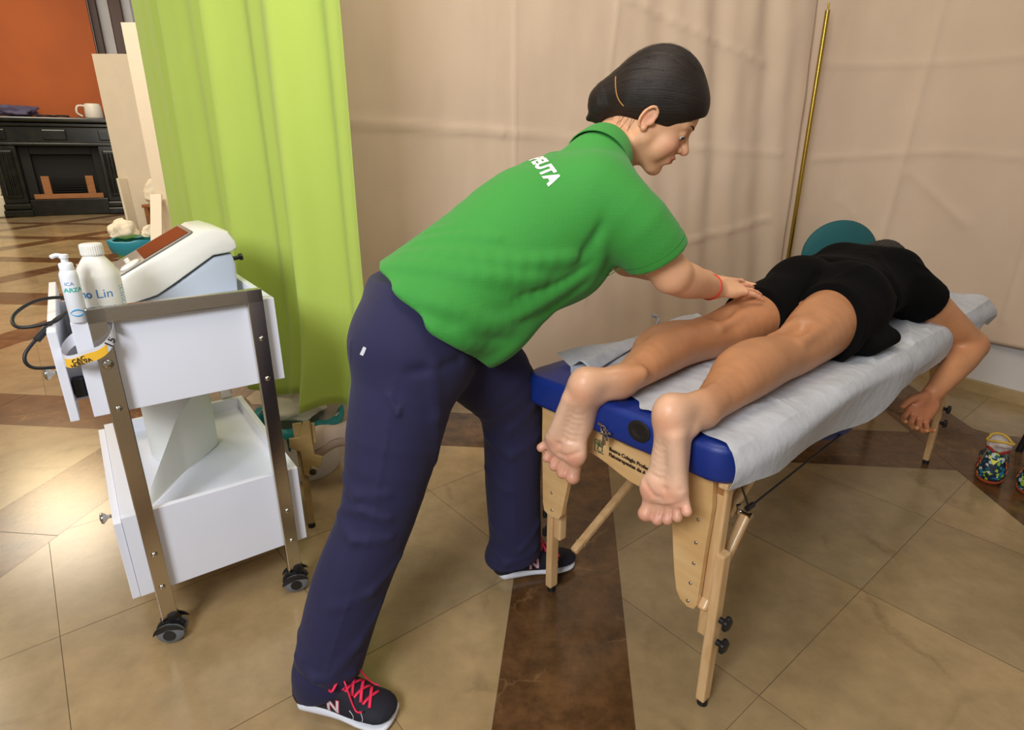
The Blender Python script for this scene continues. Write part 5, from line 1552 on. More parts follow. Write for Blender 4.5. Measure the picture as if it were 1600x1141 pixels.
for L_ in (fL, fR):
    col = mixc(col, (226, 184, 154), np.clip(near(P, L_(0.03, 0, 0.0), 0.085) * 1.5, 0, 1)); col = mixc(col, (226, 184, 154), np.clip(near(P, L_(0.12, 0, 0.0), 0.080) * 1.5, 0, 1))
    sole_w = None
    col = mixc(col, (224, 152, 112), near(P, L_(0.0, 0, -0.004), 0.034) * 0.6)
    col = mixc(col, (222, 150, 122), near(P, L_(0.150, 0.026, 0.0), 0.026) * 0.75); col = mixc(col, (222, 150, 122), near(P, L_(0.138, -0.020, 0.0), 0.024) * 0.6)
    for tx, ty in ((0.20, 0.033), (0.20, 0.010), (0.19, -0.0085), (0.178, -0.0255), (0.16, -0.042)):
        col = mixc(col, (228, 160, 138), near(P, L_(tx, ty, -0.006), 0.014) * 0.7)
col = mixc(col, (170, 104, 70), np.clip(near(P, wr + nrm(hd) * 0.09, 0.085) * 1.3, 0, 1) * 0.8)
col = mixc(col, (190, 112, 72), near(P, el + vv(0.01, 0, 0), 0.05) * 0.6)
# short dark hair on the back of the head belongs to its own part; keep the nape skin plain
paint(me, P, col)
me.transform(AM)
link_mesh('body', me, m_skin_man, man, smooth=True)

# hair: close cropped, greying
m_crop = mat('cropped_hair', (58, 50, 42), 0.9, rgb2=(30, 26, 22), vscale=60, bump=1.0, bscale=260)
F = Field((1.40, 0.18, 0.70), (1.68, 0.42, 0.93), 0.003)
F.ell((1.548, 0.300, 0.794), (0.105, 0.082, 0.094), None, 0.0)
F.cut((1.45, 0.3, 0.80), (-1, 0, -0.25)); F.cut((1.5, 0.3, 0.752), (0.15, 0, -1))
F.wobble(lambda X, Y, Z: 0.0012 * np.sin(X * 420 + 5 * np.sin(Y * 90)) * np.sin(Y * 380) + 0.0010 * np.sin(Z * 400 + X * 200))
me, P = F.mesh('hair', 1); me.transform(AM); link_mesh('hair', me, m_crop, man, smooth=True)

# shorts
m_blk = weave_mat('black_jersey', (5, 5, 5), rough=0.95, sheen=0.0, bump=0.15)
m_blk2 = weave_mat('black_shorts_cloth', (7, 6, 6), rough=0.92, sheen=0.0, bump=0.15)
for m__ in (m_blk, m_blk2): m__.node_tree.nodes['Principled BSDF'].inputs['Specular IOR Level'].default_value = 0.12
F = Field((0.52, -0.02, 0.66), (1.12, 0.50, 0.96), 0.004)
F.chain([vv(0.56, 0.300, 0.748), vv(0.68, 0.298, 0.758), vv(0.78, 0.292, 0.764), vv(0.88, 0.288, 0.77)], [0.082, 0.090, 0.098, 0.102], 0.02)
F.cut((0.605, 0.30, 0.78), (-1, -0.18, 0.10), lo=(0.4, 0.0, 0.5), hi=(1.0, 0.6, 1.0))
G = Field((0.52, -0.02, 0.66), (1.12, 0.50, 0.96), 0.004)
G.chain([vv(0.60, 0.122, 0.750), vv(0.72, 0.138, 0.760), vv(0.82, 0.150, 0.768), vv(0.90, 0.16, 0.772)], [0.092, 0.100, 0.106, 0.106], 0.02)
G.loft([((0.74, 0.055, 0.706), (0, 1, 0), 0.040, 0.026), ((0.86, 0.062, 0.712), (0, 1, 0), 0.055, 0.030)], 0.02)
G.cut((0.690, 0.15, 0.80), (-1, 0.10, 0.42))
F.f = np.minimum(F.f, G.f)
F.loft([((0.86, 0.225, 0.780), (0, 1, 0), 0.160, 0.102), ((0.98, 0.235, 0.780), (0, 1, 0), 0.160, 0.094), ((1.06, 0.24, 0.778), (0, 1, 0), 0.158, 0.094)], 0.03)
F.ball((0.865, 0.160, 0.805), 0.096, 0.03); F.ball((0.865, 0.295, 0.805), 0.096, 0.03)
F.ridge([(0.70, 0.215, 0.80), (0.80, 0.225, 0.86), (0.92, 0.23, 0.895), (1.05, 0.238, 0.875)], 0.012, -0.007)
F.ridge([(0.72, 0.06, 0.80), (0.84, 0.05, 0.80), (0.98, 0.07, 0.80)], 0.006, 0.0035)
F.ridge([(0.80, 0.35, 0.86), (0.68, 0.30, 0.855)], 0.010, 0.004); F.ridge([(0.86, 0.12, 0.90), (0.76, 0.16, 0.872)], 0.010, 0.004)
F.ridge([(0.84, 0.22, 0.87), (0.93, 0.10, 0.885), (0.98, 0.06, 0.84)], 0.009, 0.0045)
F.cut((0.9, 0.2, 0.681), (0, 0, -1))
me, P = F.mesh('shorts', 2); me.transform(AM); sho = link_mesh('shorts', me, m_blk2, man, smooth=True)
text_mesh('J', 0.014, AM @ frame((0.965, 0.045, 0.790), (0.5, 0, 0.86), (-0.86, 0, 0.5), (0, -1, 0)), mat('logo_grey', (200, 200, 200), 0.5), 'small_mark', sho, 0.0006, bvh_of(sho), 0.0008, maxd=0.05)

# t-shirt
F = Field((0.86, -0.08, 0.62), (1.46, 0.58, 0.97), 0.004)
F.loft([((1.00, 0.238, 0.782), (0, 1, 0), 0.172, 0.106), ((1.10, 0.245, 0.782), (0, 1, 0), 0.168, 0.103), ((1.22, 0.25, 0.788), (0, 1, 0), 0.180, 0.112), ((1.325, 0.252, 0.790), (0, 1, 0), 0.158, 0.098)], 0.03)
F.ell((1.24, 0.165, 0.835), (0.09, 0.07, 0.065), None, 0.03); F.ell((1.24, 0.335, 0.835), (0.09, 0.07, 0.065), None, 0.03)
F.cone((1.33, 0.262, 0.80), (1.39, 0.272, 0.795), 0.075, 0.070, 0.03)
G = Field((0.86, -0.08, 0.62), (1.46, 0.58, 0.97), 0.004)
c1 = sh * 0.80 + el * 0.20
G.chain([sh + vv(-0.02, 0.03, 0.01), sh * 0.6 + el * 0.4, el], [0.078, 0.070, 0.064], 0.02)
G.cut(c1 + vv(-0.012, 0.006, 0.0), el - sh + vv(0.0, 0.02, 0.02))
h_ = 0.03; f1, f2 = F.f, G.f; hh = np.clip(0.5 + 0.5 * (f1 - f2) / h_, 0, 1); F.f = f1 + (f2 - f1) * hh - h_ * hh * (1 - hh)
F.chain([sh2, vv(1.33, 0.50, 0.71)], [0.078, 0.066], 0.03)
F.cut((0.952, 0.24, 0.80), (-1, 0.22, 0.05))
for a, b, w, am in (((1.02, 0.10, 0.86), (1.14, 0.20, 0.89), 0.012, 0.005), ((1.00, 0.30, 0.88), (1.12, 0.36, 0.87), 0.012, 0.005), ((1.17, 0.07, 0.83), (1.29, 0.05, 0.80), 0.012, 0.007), ((1.20, 0.10, 0.87), (1.30, 0.02, 0.77), 0.010, 0.005),
                   ((1.05, 0.08, 0.80), (1.18, 0.10, 0.84), 0.010, 0.006), ((1.06, 0.07, 0.75), (1.20, 0.08, 0.77), 0.010, 0.005), ((0.96, 0.1, 0.84), (0.965, 0.33, 0.87), 0.006, 0.003)):
    F.ridge([a, b], w, am)
F.cut((1.2, 0.2, 0.681), (0, 0, -1), hi=(1.5, 0.6, 1.0), lo=(0.8, 0.03, 0.5))
me, P = F.mesh('t_shirt', 2); me.transform(AM); link_mesh('t_shirt', me, m_blk, man, smooth=True)
# ================================================================== THE THERAPIST
wo = empty('person', (-0.15, 1.25, 0), 'woman in green polo shirt and navy trousers leaning over, hands on the lying man', 'person')
# --- head frame
hl = nrm((0.224, 0.973, 0.058))                     # her left, pointing away from the viewer
upc = nrm(np.array((0, 0.335, 0.942)) - hl * (np.array((0, 0.335, 0.942)) @ hl))
rtc = np.cross(hl, upc) * 1.0
if rtc[0] < 0: rtc = -rtc
pt = math.radians(38)
HF = rtc * math.cos(pt) - upc * math.sin(pt); HU = rtc * math.sin(pt) + upc * math.cos(pt); HL = hl
HC = np.array((0.3175, 1.47, 1.2595)) + HL * 0.062 + HU * 0.0
def Hd(x, y, z): return HC + HF * x + HL * y + HU * z
RH = np.array([HF, HL, HU])
SL = nrm((-0.36, 0.93, 0.0))                         # her left at the trunk
hip = vv(-0.20, 1.28, 0.80)
F = Field((-0.05, 1.05, 0.70), (0.80, 1.95, 1.42), 0.0030)
# head
F.ell(Hd(-0.006, 0, 0.040), (0.097, 0.074, 0.084), RH, 0.01)
F.ell(Hd(0.046, 0, 0.038), (0.052, 0.060, 0.050), RH, 0.02)
F.ell(Hd(0.042, 0, -0.022), (0.052, 0.054, 0.066), RH, 0.02)
for s_ in (-1, 1):
    F.cone(Hd(0.012, s_ * 0.050, -0.040), Hd(0.066, s_ * 0.014, -0.082), 0.026, 0.019, 0.02)
    F.ball(Hd(0.066, s_ * 0.036, -0.022), 0.025, 0.015)
    F.ball(Hd(0.055, s_ * 0.040, -0.045), 0.022, 0.015)
F.ball(Hd(0.078, 0, -0.084), 0.0165, 0.012)
F.cone(Hd(0.082, -0.010, -0.050), Hd(0.082, 0.010, -0.050), 0.020, 0.020, 0.012)
# eye sockets, brows
for s_ in (-1, 1):
    F.ball(Hd(0.106, s_ * 0.030, 0.014), 0.017, 0.014, 's')
    F.cone(Hd(0.089, s_ * 0.014, 0.031), Hd(0.076, s_ * 0.044, 0.031), 0.0080, 0.0065, 0.010)
    F.ball(Hd(0.0790, s_ * 0.031, 0.0145), 0.0140, 0.003)
# nose
F.chain([Hd(0.090, 0, 0.020), Hd(0.101, 0, 0.002), Hd(0.1135, 0, -0.014)], [0.0072, 0.0082, 0.0098], 0.008)
F.cone(Hd(0.112, 0, -0.016), Hd(0.099, 0, -0.022), 0.0078, 0.0085, 0.006)
for s_ in (-1, 1): F.ball(Hd(0.1015, s_ * 0.0105, -0.0185), 0.0075, 0.005)
for s_ in (-1, 1): F.ball(Hd(0.107, s_ * 0.0055, -0.0265), 0.0030, 0.002, 's')
# lips
F.ell(Hd(0.0985, 0, -0.0405), (0.0095, 0.021, 0.0058), RH, 0.004)
F.ell(Hd(0.0965, 0, -0.0515), (0.0095, 0.019, 0.0062), RH, 0.004)
F.ridge([Hd(0.103, -0.022, -0.0445), Hd(0.109, 0, -0.0460), Hd(0.103, 0.022, -0.0445)], 0.0026, -0.0030)
F.ridge([Hd(0.105, 0, -0.028), Hd(0.107, 0, -0.036)], 0.0035, -0.0010)
F.ridge([Hd(0.094, -0.012, -0.064), Hd(0.096, 0, -0.065), Hd(0.094, 0.012, -0.064)], 0.006, -0.0022)
# ears
for s_ in (-1, 1):
    c_ = lambda u, v, w=0.0: Hd(-0.002 + u * 0.86, s_ * (0.074 + w), 0.000 + v * 0.86)
    rim = []
    for k in range(15):
        a = math.radians(-75 + k * 20)
        rim.append(c_(-0.017 * math.cos(a + 0.2) - 0.003, 0.030 * math.sin(a) + 0.002, 0.008 + 0.005 * math.cos(a)))
    F.chain(rim, [0.0036] * 15, 0.003)
    F.ell(c_(-0.004, 0.0, 0.002), (0.014, 0.0045, 0.026), RH, 0.004)
    F.ball(c_(0.003, -0.027, 0.004), 0.0075, 0.005)
    F.ball(c_(0.013, -0.003, 0.003), 0.0050, 0.004)
    F.ell(c_(-0.001, -0.003, 0.010), (0.0075, 0.005, 0.011), RH, 0.003, 's')
# neck and upper trunk (hidden in the shirt)
nb = vv(0.200, 1.455, 1.165)
F.chain([Hd(-0.032, 0, -0.030), Hd(-0.040, 0, -0.075), nb], [0.052, 0.050, 0.058], 0.03)
F.cone(Hd(0.02, 0, -0.06), Hd(-0.01, 0, -0.10), 0.034, 0.040, 0.02)
shR = vv(0.210, 1.315, 1.098); shL = vv(0.120, 1.615, 1.115)
F.loft([((0.03, 1.36, 0.96), SL, 0.12, 0.085), ((0.13, 1.42, 1.06), SL, 0.13, 0.09), ((0.185, 1.45, 1.125), SL, 0.10, 0.06)], 0.03)
elR = vv(0.368, 1.345, 0.920); wrR = vv(0.520, 1.490, 0.858)
F.cone(shR * 0.6 + vv(0.185, 1.45, 1.08) * 0.4, shR, 0.04, 0.040, 0.02)
F.chain([shR, shR * 0.5 + elR * 0.5, elR + vv(-0.006, -0.004, 0.008)], [0.044, 0.048, 0.042], 0.02)
fm = elR * 0.72 + wrR * 0.28
F.chain([elR, fm + vv(0, 0, -0.002), elR * 0.35 + wrR * 0.65, wrR], [0.040, 0.042, 0.034, 0.0255], 0.018)
elL = vv(0.335, 1.72, 0.890); wrL = vv(0.545, 1.640, 0.852)
F.chain([shL, shL * 0.5 + elL * 0.5, elL], [0.054, 0.046, 0.039], 0.02)
F.chain([elL, elL * 0.7 + wrL * 0.3, elL * 0.35 + wrL * 0.65, wrL], [0.038, 0.039, 0.031, 0.0245], 0.018)
dR = nrm((0.84, 0.50, -0.09))
hand(F, wrR + dR * 0.012, dR, (0.0, 0.30, -0.95), (-0.4, 0.9, 0), s=0.96, curls=[(0.02, 0.14, 0.10), (0.05, 0.14, 0.10), (0.08, 0.16, 0.10), (0.10, 0.18, 0.12)], spread=0.26, thumb=[(0.018, 0.020, 0.004), (0.045, 0.042, 0.010), (0.066, 0.055, 0.018), (0.086, 0.062, 0.026)])
dL = nrm((0.85, 0.12, -0.16))
hand(F, wrL + dL * 0.012 + vv(0, 0, -0.004), dL, (0.1, -0.45, -0.9), (0.3, -0.9, 0), s=0.96, curls=[(0.14, 0.16, 0.10)] * 4, spread=0.16, thumb=[(0.018, 0.020, 0.004), (0.042, 0.034, 0.010), (0.064, 0.040, 0.014), (0.084, 0.040, 0.016)])
me, P = F.mesh('body', 1, 4, lambda P: np.clip((np.linalg.norm(P - HC, axis=1) - 0.13) / 0.03, 0, 1) * (P[:, 0] < 0.53))
col = np.tile(np.array(lin((226, 172, 132))[:3]), (len(P), 1))
for s_ in (-1, 1):
    col = mixc(col, (232, 158, 132), near(P, Hd(0.078, s_ * 0.044, -0.022), 0.026) * 0.6)
    col = mixc(col, (224, 138, 112), near(P, Hd(-0.005, s_ * 0.088, 0.0), 0.022) * 0.5)
    col = mixc(col, (120, 74, 56), near(P, Hd(0.094, s_ * 0.031, 0.019), 0.006) * 0.8)
col = mixc(col, (228, 142, 118), near(P, Hd(0.121, 0, -0.016), 0.014) * 0.6)
for y_ in np.linspace(-0.018, 0.018, 9):
    col = mixc(col, (194, 96, 88), np.clip(near(P, Hd(0.104 - 4 * y_ * y_, y_, -0.046), 0.0075) * 0.8, 0, 1))
col = mixc(col, (222, 150, 124), near(P, wrR + dR * 0.14, 0.05) * 0.6)
paint(me, P, col)
wb_ = bvh_of(link_mesh('body', me, m_skin_woman, wo, smooth=True))
def face_pt(x, y, z, s_, off=0.0006):
    a = Vector(Hd(x + 0.14, s_ * (y + 0.075), z)); b = Vector(Hd(x - 0.05, s_ * (y - 0.028), z)); h = wb_.ray_cast(a, (b - a).normalized())
    return (h[0] + (a - b).normalized() * off) if h[0] is not None else Vector(Hd(x, s_ * y, z))
# eyes and brows
for s_ in (-1, 1):
    bm = new(); bmesh.ops.create_uvsphere(bm, u_segments=24, v_segments=16, radius=0.0118)
    bmesh.ops.transform(bm, matrix=Matrix.Translation(Vector(Hd(0.0812, s_ * 0.031, 0.0098))), verts=bm.verts[:])
    ey = obj('eye', bm, mat('eye_white', (226, 218, 210), 0.2), wo, smooth=True)
    bm = new(); cE = Vector(Hd(0.0812, s_ * 0.031, 0.0098)); gz = Vector(nrm(HF * 0.85 - HU * 0.45 + HL * s_ * 0.02))
    lathe(bm, [(0.0092, 0.0080), (0.0066, 0.0102), (0.0001, 0.0124)], frame(cE, gz.orthogonal().normalized(), gz.cross(gz.orthogonal().normalized()), gz), 20, cap=False)
    bmesh.ops.recalc_face_normals(bm, faces=bm.faces[:])
    obj('iris', bm, mat('iris_brown', (40, 24, 16), 0.1), ey, smooth=True)
    # lash line and brow
    bm = new(); pts = [face_pt(0.092, y, 0.0085 - 9 * (y - 0.031) ** 2, s_, 0.0012) for y in np.linspace(0.019, 0.046, 9)]
    tube(bm, pts, [0.0006, 0.0014, 0.0018, 0.0020, 0.0022, 0.0024, 0.0026, 0.0020, 0.0010], 6)
    obj('eyelashes', bm, mat('lash_dark', (22, 15, 12), 0.7), wo, smooth=True)
    bm = new(); pts = [face_pt(0.092, y, 0.034 + 0.0050 * math.sin((y - 0.010) / 0.036 * 2.4), s_, 0.0002) for y in np.linspace(0.010, 0.046, 9)]
    tube(bm, pts, [0.0010, 0.0018, 0.0022, 0.0022, 0.0020, 0.0018, 0.0016, 0.0012, 0.0006], 8)
    obj('eyebrow', bm, mat('brow_dark', (48, 30, 22), 0.8), wo, smooth=True)
# --- hair, pulled back into a low knot
def hair_mat():
    m = bpy.data.materials.new('hair_dark_brown'); m.use_nodes = True; nt = m.node_tree; b = nt.nodes['Principled BSDF']
    b.inputs['Roughness'].default_value = 0.48; b.inputs['Specular IOR Level'].default_value = 0.35
    at = nt.nodes.new('ShaderNodeAttribute'); at.attribute_name = 'comb'
    mp = nt.nodes.new('ShaderNodeMapping'); mp.inputs['Scale'].default_value = (34, 34, 3.0); nt.links.new(at.outputs['Vector'], mp.inputs['Vector'])
    n = nt.nodes.new('ShaderNodeTexNoise'); n.inputs['Scale'].default_value = 1.0; n.inputs['Detail'].default_value = 5; n.inputs['Roughness'].default_value = 0.7
    nt.links.new(mp.outputs['Vector'], n.inputs['Vector'])
    r = nt.nodes.new('ShaderNodeValToRGB'); r.color_ramp.elements[0].position = 0.35; r.color_ramp.elements[1].position = 0.7
    r.color_ramp.elements[0].color = lin((13, 9, 8)); r.color_ramp.elements[1].color = lin((44, 30, 23))
    nt.links.new(n.outputs['Fac'], r.inputs['Fac']); nt.links.new(r.outputs['Color'], b.inputs['Base Color'])
    bp = nt.nodes.new('ShaderNodeBump'); bp.inputs['Strength'].default_value = 0.55; bp.inputs['Distance'].default_value = 0.003
    nt.links.new(n.outputs['Fac'], bp.inputs['Height']); nt.links.new(bp.outputs['Normal'], b.inputs['Normal'])
    return m
m_hair = hair_mat()
F = Field(HC - 0.24, HC + 0.24, 0.003)
F.ell(Hd(-0.014, 0, 0.056), (0.106, 0.088, 0.104), RH, 0.0)
F.ell(Hd(0.036, 0, 0.068), (0.070, 0.074, 0.058), RH, 0.02)
F.ell(Hd(-0.062, 0, 0.030), (0.066, 0.075, 0.078), RH, 0.02)
F.chain([Hd(-0.092, 0, 0.004), Hd(-0.112, 0, -0.026), Hd(-0.108, 0, -0.052)], [0.048, 0.040, 0.026], 0.02)
F.cone(Hd(-0.106, 0, -0.050), Hd(-0.124, 0, -0.078), 0.018, 0.008, 0.008)
F.ell(Hd(0.112, 0, -0.016), (0.066, 0.085, 0.083), RH, 0.012, 's')
F.ell(Hd(0.034, 0, -0.060), (0.072, 0.12, 0.070), RH, 0.012, 's')
for s_ in (-1, 1):
    F.ell(Hd(-0.002, s_ * 0.092, -0.004), (0.020, 0.030, 0.026), RH, 0.008, 's')
F.cone(Hd(-0.02, -0.07, -0.065), Hd(-0.05, 0.0, -0.10), 0.028, 0.034, 0.01, 's')
me, P = F.mesh('hair', 3)
kn = Hd(-0.112, 0, -0.030); fr0 = Hd(0.085, 0, 0.080); axh = nrm(kn - fr0); e1 = HL - axh * (HL @ axh); e1 = nrm(e1); e2 = np.cross(axh, e1)
rel = P - fr0; tt = rel @ axh; px_ = rel @ e1; py_ = rel @ e2; rr = np.sqrt(px_ ** 2 + py_ ** 2) + 1e-6
at_ = me.attributes.new('comb', 'FLOAT_VECTOR', 'POINT')
at_.data.foreach_set('vector', np.stack([px_ / rr, py_ / rr, tt * 1.0], 1).astype(np.float32).ravel())
hair_o = link_mesh('hair', me, m_hair, wo, smooth=True)
hb = bvh_of(hair_o)
# fly-away strands over the crown
bm = new(); rs_ = random.Random(5)
for k in range(46):
    a0 = rs_.uniform(-1.5, 1.5); t0 = rs_.uniform(0.0, 0.14); pts = []
    out = e1 * math.sin(a0) + e2 * math.cos(a0) * (1 if e2 @ HU > 0 else -1)
    for j in range(6):
        q = fr0 + axh * (t0 + j * 0.014) + out * 0.001
        o_3 = nrm(e1 * math.sin(a0 + 0.02 * j) + e2 * math.cos(a0 + 0.02 * j) * (1 if e2 @ HU > 0 else -1))
        h = hb.ray_cast(Vector(q + o_3 * 0.25), -Vector(o_3))
        if h[0] is None: break
        pts.append(h[0] + Vector(o_3) * (0.0008 + 0.0045 * rs_.random() * math.sin(j / 5 * math.pi)))
    if len(pts) > 3: tube(bm, smooth_pts(pts, 3), 0.00030, 3)
fo_ = obj('loose_strands', bm, m_hair, hair_o, smooth=True); fo_['kind'] = 'stuff'
bm = new(); pts = []
for t in np.linspace(0, 1, 16):
    q = Hd(-0.120 + 0.055 * t, -0.10, 0.030 - 0.040 * t - 0.010 * math.sin(math.pi * t)); h = hb.ray_cast(Vector(q), Vector(HL))
    if h[0] is not None: pts.append(h[0] - Vector(HL) * 0.0005)
tube(bm, pts, 0.0013, 6); obj('hair_band', bm, mat('band_gold', (186, 130, 60), 0.5), wo, smooth=True)
# stray hairs at the nape
bm = new()
for k in range(7):
    p = Hd(-0.028 - 0.007 * k, -0.090, -0.014 - 0.003 * (k % 3)); pts = []
    for j in range(5):
        q = Vector(p - HU * 0.008 * j + HF * (0.002 * math.sin(k * 1.7) * j)); h = wb_.ray_cast(q - Vector(HL) * 0.05, Vector(HL))
        if h[0] is not None: pts.append(h[0] - Vector(HL) * (0.0004 + 0.0008 * (j % 2)))
    if len(pts) > 2: tube(bm, smooth_pts(pts, 3), 0.00035, 3)
so = obj('stray_hair', bm, m_hair, wo, smooth=True); so['kind'] = 'stuff'

# --- polo shirt
m_polo = weave_mat('green_pique', (53, 145, 52), rough=0.8, sheen=0.1, bump=0.3, var=0.05)
F = Field((-0.46, 1.00, 0.60), (0.50, 1.80, 1.32), 0.004)
ax = nrm((0.42, 0.17, 0.36))
secs = [(vv(-0.255, 1.262, 0.800), SL, 0.185, 0.150), (vv(-0.165, 1.285, 0.868), SL, 0.175, 0.142), (vv(-0.060, 1.335, 0.930), SL, 0.168, 0.150), (vv(0.055, 1.390, 1.000), SL, 0.172, 0.162), (vv(0.150, 1.435, 1.072), SL, 0.172, 0.120), (vv(0.190, 1.452, 1.125), SL, 0.135, 0.075)]
F.loft(secs, 0.035)
F.ball(vv(0.195, 1.452, 1.165), 0.070, 0.03)
fr = np.cross(ax, SL); fr = fr if fr[2] < 0 else -fr      # out of her front (downwards)
F.ell(vv(0.055, 1.39, 1.00) + fr * 0.115 + ax * 0.02, (0.09, 0.13, 0.06), np.array([ax, SL, fr]), 0.04)
# hanging belly of the shirt
F.ell(vv(-0.10, 1.31, 0.90) + fr * 0.115 - ax * 0.02, (0.12, 0.14, 0.055), np.array([ax, SL, fr]), 0.05)
# sleeves
G = Field((-0.46, 1.00, 0.60), (0.50, 1.80, 1.32), 0.004)
dA = nrm(elR - shR)
cufR = shR + dA * 0.175
G.chain([shR + vv(-0.03, 0.03, 0.0), shR + dA * 0.09, shR + dA * 0.22], [0.082, 0.078, 0.070], 0.02)
G.cut(cufR, dA + vv(-0.25, 0, 0.10))
G.cone(cufR - dA * 0.06, cufR + dA * 0.05, 0.040, 0.062, 0.0, 's') if False else None
h_ = 0.035; f1, f2 = F.f, G.f; hh = np.clip(0.5 + 0.5 * (f1 - f2) / h_, 0, 1); F.f = f1 + (f2 - f1) * hh - h_ * hh * (1 - hh)
dB = nrm(elL - shL)
G.f[:] = 1; G.chain([shL, shL + dB * 0.10, shL + dB * 0.22], [0.074, 0.070, 0.066], 0.02); G.cut(shL + dB * 0.17, dB)
f1, f2 = F.f, G.f; hh = np.clip(0.5 + 0.5 * (f1 - f2) / h_, 0, 1); F.f = f1 + (f2 - f1) * hh - h_ * hh * (1 - hh)
# neck opening and hem
F.cone(nb, nb + (Hd(-0.04, 0, -0.07) - nb) * 1.6, 0.060, 0.062, 0.004, 's')
hemn = nrm(vv(-0.69, -0.163, -0.705))
F.cut(vv(-0.183, 1.115, 0.894), hemn)
def sp(t, ang, off=0.0):
    """point on the shirt: t along the spine 0..5, ang 0 = her right side, +90 = back, -90 = front"""
    i = min(int(t), len(secs) - 2); u = t - i
    c = secs[i][0] * (1 - u) + secs[i + 1][0] * u; w = secs[i][2] * (1 - u) + secs[i + 1][2] * u; f = secs[i][3] * (1 - u) + secs[i + 1][3] * u
    a = math.radians(ang)
    return c - SL * (w + off) * math.cos(a) - fr * (f + off) * math.sin(a)
for pts, w, am in (
    ([(0.75, 80), (1.2, 52), (1.8, 18), (2.4, -8)], 0.016, 0.010), ([(1.0, 82), (1.6, 46), (2.3, 12), (3.0, -10)], 0.014, 0.008), ([(1.35, 84), (1.8, 62), (2.3, 36)], 0.010, 0.007),
    ([(0.6, 50), (1.0, 18), (1.4, -22), (1.8, -50)], 0.018, 0.010), ([(0.5, 15), (0.9, -18), (1.2, -55)], 0.018, 0.009), ([(0.9, -2), (1.6, -22), (2.4, -30), (3.1, -30)], 0.015, 0.009),
    ([(1.2, -40), (2.0, -50), (2.9, -42), (3.4, -28)], 0.016, 0.009), ([(1.65, 88), (1.95, 70)], 0.009, 0.007), ([(3.0, -14), (3.6, -6), (4.0, 8)], 0.014, -0.004),
    ([(3.2, -32), (3.6, -16), (3.9, 2)], 0.012, 0.007), ([(1.1, 70), (1.4, 44), (1.8, 16), (2.3, 0)], 0.010, -0.003), ([(1.9, -10), (2.6, -22), (3.1, -24)], 0.010, -0.003), ([(0.75, 5), (1.3, -18), (1.9, -34)], 0.010, -0.003)):
    F.ridge(smooth_pts([sp(*p) for p in pts], 4), w, am)
# side vent
F.cone(cufR - dA * 0.012, cufR + dA * 0.05, 0.054, 0.060, 0.003, 's')
me, P = F.mesh('polo_shirt', 2)
polo = link_mesh('polo_shirt', me, m_polo, wo, smooth=True)
bv = bvh_of(polo)
# collar: a folded ring round the neck
bm = new(); nd = Vector(nrm(Hd(-0.04, 0, -0.07) - nb)); c0_ = Vector(nb) + nd * 0.018
s1 = Vector(SL); s1 = (s1 - nd * s1.dot(nd)).normalized(); s2 = nd.cross(s1)
if s2.dot(Vector(fr)) < 0: s2 = -s2     # towards the throat
def colr(u, v):
    a = math.radians(-172 + 344 * u) + math.pi        # opening at the throat
    dirv = s1 * math.sin(a) + s2 * math.cos(a)
    back = 0.5 - 0.5 * math.cos(a - 0.0) if False else (0.5 - 0.5 * math.cos(a))
    hgt = 0.030 + 0.016 * back
    k = v
    if k < 0.45:
        t = k / 0.45; r = 0.0600 + 0.001 * t; h = -0.02 + (hgt + 0.02) * t
    else:
        t = (k - 0.45) / 0.55; r = 0.0610 + 0.017 * t ** 0.8; h = hgt + 0.003 * math.sin(math.pi * t) - (hgt + 0.020) * t ** 1.3
    return c0_ + dirv * r + nd * h
sheet(bm, colr, 72, 18, 0.0022)
obj('collar', bm, m_polo, polo, smooth=True, angle=80)
# sleeve cuff band and hem seam
def ring_on(name, c, nrmv, r, w, m, parent, bvh, rad=0.0016):
    nv = Vector(nrmv).normalized(); s_ = nv.orthogonal().normalized(); t_ = nv.cross(s_); pts = []
    for k in range(64):
        a = 2 * math.pi * k / 64; d = s_ * math.cos(a) + t_ * math.sin(a)
        h = bvh.ray_cast(Vector(c) + d * r, -d, r)
        if h[0] is not None: pts.append(h[0] + d * 0.0002)
    bm = new(); tube(bm, pts, rad, 6, closed=True); return obj(name, bm, m, parent, smooth=True)
m_seam = mat('green_seam', (46, 130, 50), 0.8)
ring_on('cuff_seam', cufR - dA * 0.022, dA + vv(-0.25, 0, 0.10), 0.12, 0, m_seam, polo, bv, 0.0009)
# printed word across the upper back, running over the far shoulder
m_wprint = mat('print_white', (232, 236, 228), 0.6)
cw = Vector(sp(3.55, 47)); xw = Vector(nrm(-SL * 1.0)); 
bnorm = Vector(-fr * math.sin(math.radians(55)) - SL * math.cos(math.radians(55))).normalized()
xw = (xw - bnorm * xw.dot(bnorm)).normalized(); yw = bnorm.cross(xw)
text_mesh('PEUTA', 0.042, frame(cw + bnorm * 0.05, xw, yw, bnorm) @ Matrix.Rotation(math.radians(-17), 4, 'Z'), m_wprint, 'print', polo, 0.0022, bv, 0.0012, sub=2, align='RIGHT')

